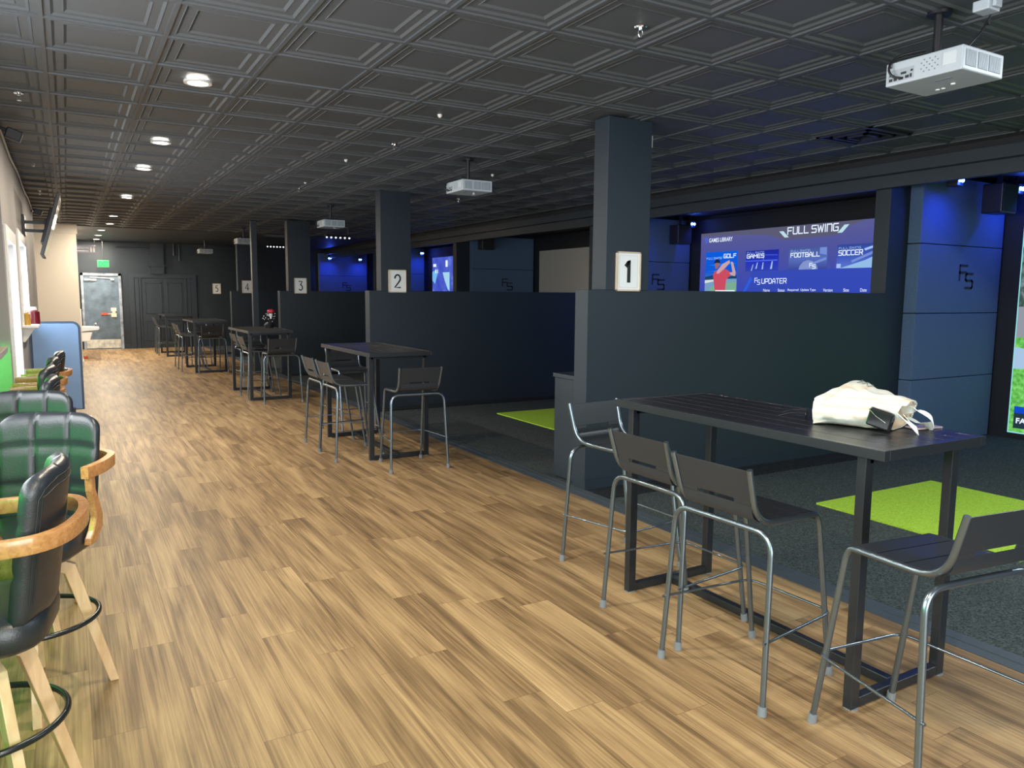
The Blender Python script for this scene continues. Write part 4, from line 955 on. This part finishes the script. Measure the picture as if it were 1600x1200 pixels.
# ------------------------------------------------------------------ things on the tables
# canvas tote lying on its side
r = empty('canvas_tote_bag', (3.005, 2.30, 1.08), math.radians(-72))     # local +x runs from the bag's bottom to its mouth
b = MB(); nU, nV = 40, 56; ring_ = []
def tote(u, v):
    a = 2*PI*v; L_ = .35
    hh = [.122, .155, .180, .184, .174, .155, .140, .128][min(7, int(u*7))]; nx = [.122, .155, .180, .184, .174, .155, .140, .128][min(7, int(u*7)+1)]; fr = u*7-int(u*7); h = hh+(nx-hh)*fr
    wd = .125+.02*math.sin(PI*u)-.02*u
    e_ = .68 if u > .15 else .22+.46*(u/.15)
    c, s = math.cos(a), math.sin(a); cx = math.copysign(abs(c)**e_, c); sx = math.copysign(abs(s)**e_, s)
    y = wd*cx*(1-.12*max(0, sx)); z = h/2+h/2*sx
    f_ = .026*noise.noise(Vector((u*6, math.cos(a)*2.6, math.sin(a)*2.6)))+.009*math.sin(a*6+u*11)*(.2+u)+.010*abs(noise.noise(Vector((u*3+9, a*1.5, 2))))
    x = u*L_+.045*math.sin(a+.3)*max(0, u-.75)*4*.7
    return Vector((x, y*(1+f_*6), max(.002, z*(1+f_*4))))
for i in range(nU+1): ring_.append([b.bm.verts.new(tote(i/nU, k/nV)) for k in range(nV)])
for i in range(nU):
    for k in range(nV): b._f([ring_[i][k], ring_[i][(k+1) % nV], ring_[i+1][(k+1) % nV], ring_[i+1][k]])
b._f(ring_[0][::-1])
o = b.build('bag_body', m_canvas, r, smooth=60)
sm = o.modifiers.new('s', 'SOLIDIFY'); sm.thickness = .003
# stripe tint on the canvas
nt = m_canvas.node_tree; bs = nt.nodes['Principled BSDF']; tc = nt.nodes.new('ShaderNodeTexCoord'); sp_ = nt.nodes.new('ShaderNodeSeparateXYZ'); mt = nt.nodes.new('ShaderNodeMath'); mt.operation = 'SINE'; mm = nt.nodes.new('ShaderNodeMath'); mm.operation = 'MULTIPLY'; mm.inputs[1].default_value = 150
nt.links.new(tc.outputs['Object'], sp_.inputs[0]); nt.links.new(sp_.outputs[2], mm.inputs[0]); nt.links.new(mm.outputs[0], mt.inputs[0])
cr = nt.nodes.new('ShaderNodeValToRGB'); cr.color_ramp.elements[0].position = .35; cr.color_ramp.elements[0].color = (.60, .61, .55, 1); cr.color_ramp.elements[1].position = .9; cr.color_ramp.elements[1].color = (.60, .53, .42, 1)
nt.links.new(mt.outputs[0], cr.inputs[0]); nt.links.new(cr.outputs[0], bs.inputs['Base Color'])
b = MB()
rr = [tote(.985, k/nV)*1.0 for k in range(nV)]; c_ = Vector((.26, 0, .05)); vs = [b.bm.verts.new(p*.93+c_*.07) for p in rr]; cc = b.bm.verts.new(c_)
for k in range(nV): b._f([vs[k], vs[(k+1) % nV], cc])
b.build('bag_lining', m_canvas2, r, smooth=True)
def strap(path):
    b = MB(); b.sweep(bez(path, .05, 6), [(-.0015, -.018), (.0015, -.018), (.0015, .018), (-.0015, .018)], upv=(1, .2, .3)); return b.build('handle', mat('white_strap', (.80, .84, .80), .8), r, smooth=40)
strap([(.30, -.095, .075), (.36, -.14, .085), (.42, -.135, .04), (.43, -.09, .012), (.40, -.03, .02), (.35, -.02, .07)])
strap([(.33, .02, .085), (.39, -.01, .10), (.45, .02, .07), (.45, .07, .018), (.40, .09, .02), (.34, .07, .05)])
b = MB(); b.box(.215, .315, -.142, -.10, .085, .165, Matrix.Rotation(math.radians(14), 4, 'Y')); b.build('black_pouch', mat('glossy_black', (.008, .009, .012), .12, spec=.8), r, bevel=.008)
b = MB(); b.tube([(.245, -.1445, .098), (.275, -.1445, .070), (.315, -.1445, .045)], .0025, 6); b.build('pouch_zip', m_chrome, r)
b = MB()                                                          # hand-lettered marks on the upper side
for q in range(3):
    pts = [tote(.42+.022*k+.008*q, .16+.04*q+.012*((k*7+q) % 3))+Vector((0, 0, .003)) for k in range(8)]
    b.tube(pts, .0016, 5)
b.build('printed_lettering', mat('bag_print', (.12, .17, .16), .8), r)
tag(r, 'cream canvas tote bag slumped on the nearest bar table', 'bag')
b = MB(); b.box(-.075, .075, -.037, .037, 0, .009)
o = b.build('smartphone', mat('phone_pink_metal', (.62, .50, .54), .25, metal=.5), bevel=.004, loc=(3.245, 1.96, 1.0805)); o.rotation_euler = (0, 0, math.radians(-8)); tag(o, 'pinkish smartphone lying right of the canvas bag', 'phone')
r = empty('sunglasses', (3.02, 2.40, 1.08), .6)
for s in (-1, 1):
    b = MB(); b.sweep([(s*.03+.024*math.cos(a), 0, .022+.019*math.sin(a)) for a in [2*PI*k/20 for k in range(20)]], [(-.002, -.003), (.002, -.003), (.002, .003), (-.002, .003)], closed=True, upv=(0, 1, 0)); b.tube([(s*.056, 0, .03), (s*.060, .07, .028), (s*.055, .12, .01)], .002, 6)
    b.build('glasses_rim', m_blackp, r)
    b = MB(); b.cyl((s*.03, -.001, .022), (s*.03, .001, .022), .021, .021, 18); b.build('lens', mat('dark_lens', (.01, .01, .012), .1), r)
tag(r, 'dark folded sunglasses lying behind the canvas bag', 'sunglasses')
# rose arrangement
r = empty('flower_arrangement', (2.90, 13.05, 1.08))
b = MB(); b.cyl((0, 0, 0), (0, 0, .05), .07, .085, 20); b.cyl((0, 0, .05), (0, 0, .09), .085, .05, 20); b.build('vase', m_blackp, r, smooth=40)
random.seed(3)
for k in range(20):
    a = random.uniform(0, 2*PI); q = random.uniform(.05, .12); z = random.uniform(.08, .25)
    b = MB(); b.ball((q*math.cos(a), q*math.sin(a), z), .006+.005*random.random(), u=8, v=6); b.build('crystal_bead', mat('crystal', (.55, .57, .6), .08, spec=1), r, smooth=True)
b = MB()
for k in range(10): a = k*.63; b.cyl((0, 0, .06), (.10*math.cos(a), .10*math.sin(a), .12+.1*((k*3) % 5)/5), .002, .002, 5)
b.build('stem', m_blackp, r)
b = MB(); b.cyl((.03, 0, .15), (.03, 0, .235), .012, .03, 12); b.build('white_bud', m_white, r, smooth=True)
b = MB()
for k, (q, z) in enumerate(((0, .275), (.022, .27), (.022, .27), (.022, .27), (.022, .27), (.022, .27))): b.ball((.03+q*math.cos(k*1.26), q*math.sin(k*1.26), z), .042, 1, 1, .85)
b.build('rose_head', m_red, r, smooth=True)
tag(r, 'red rose arrangement with crystal beads on the third bar table', 'flowers')
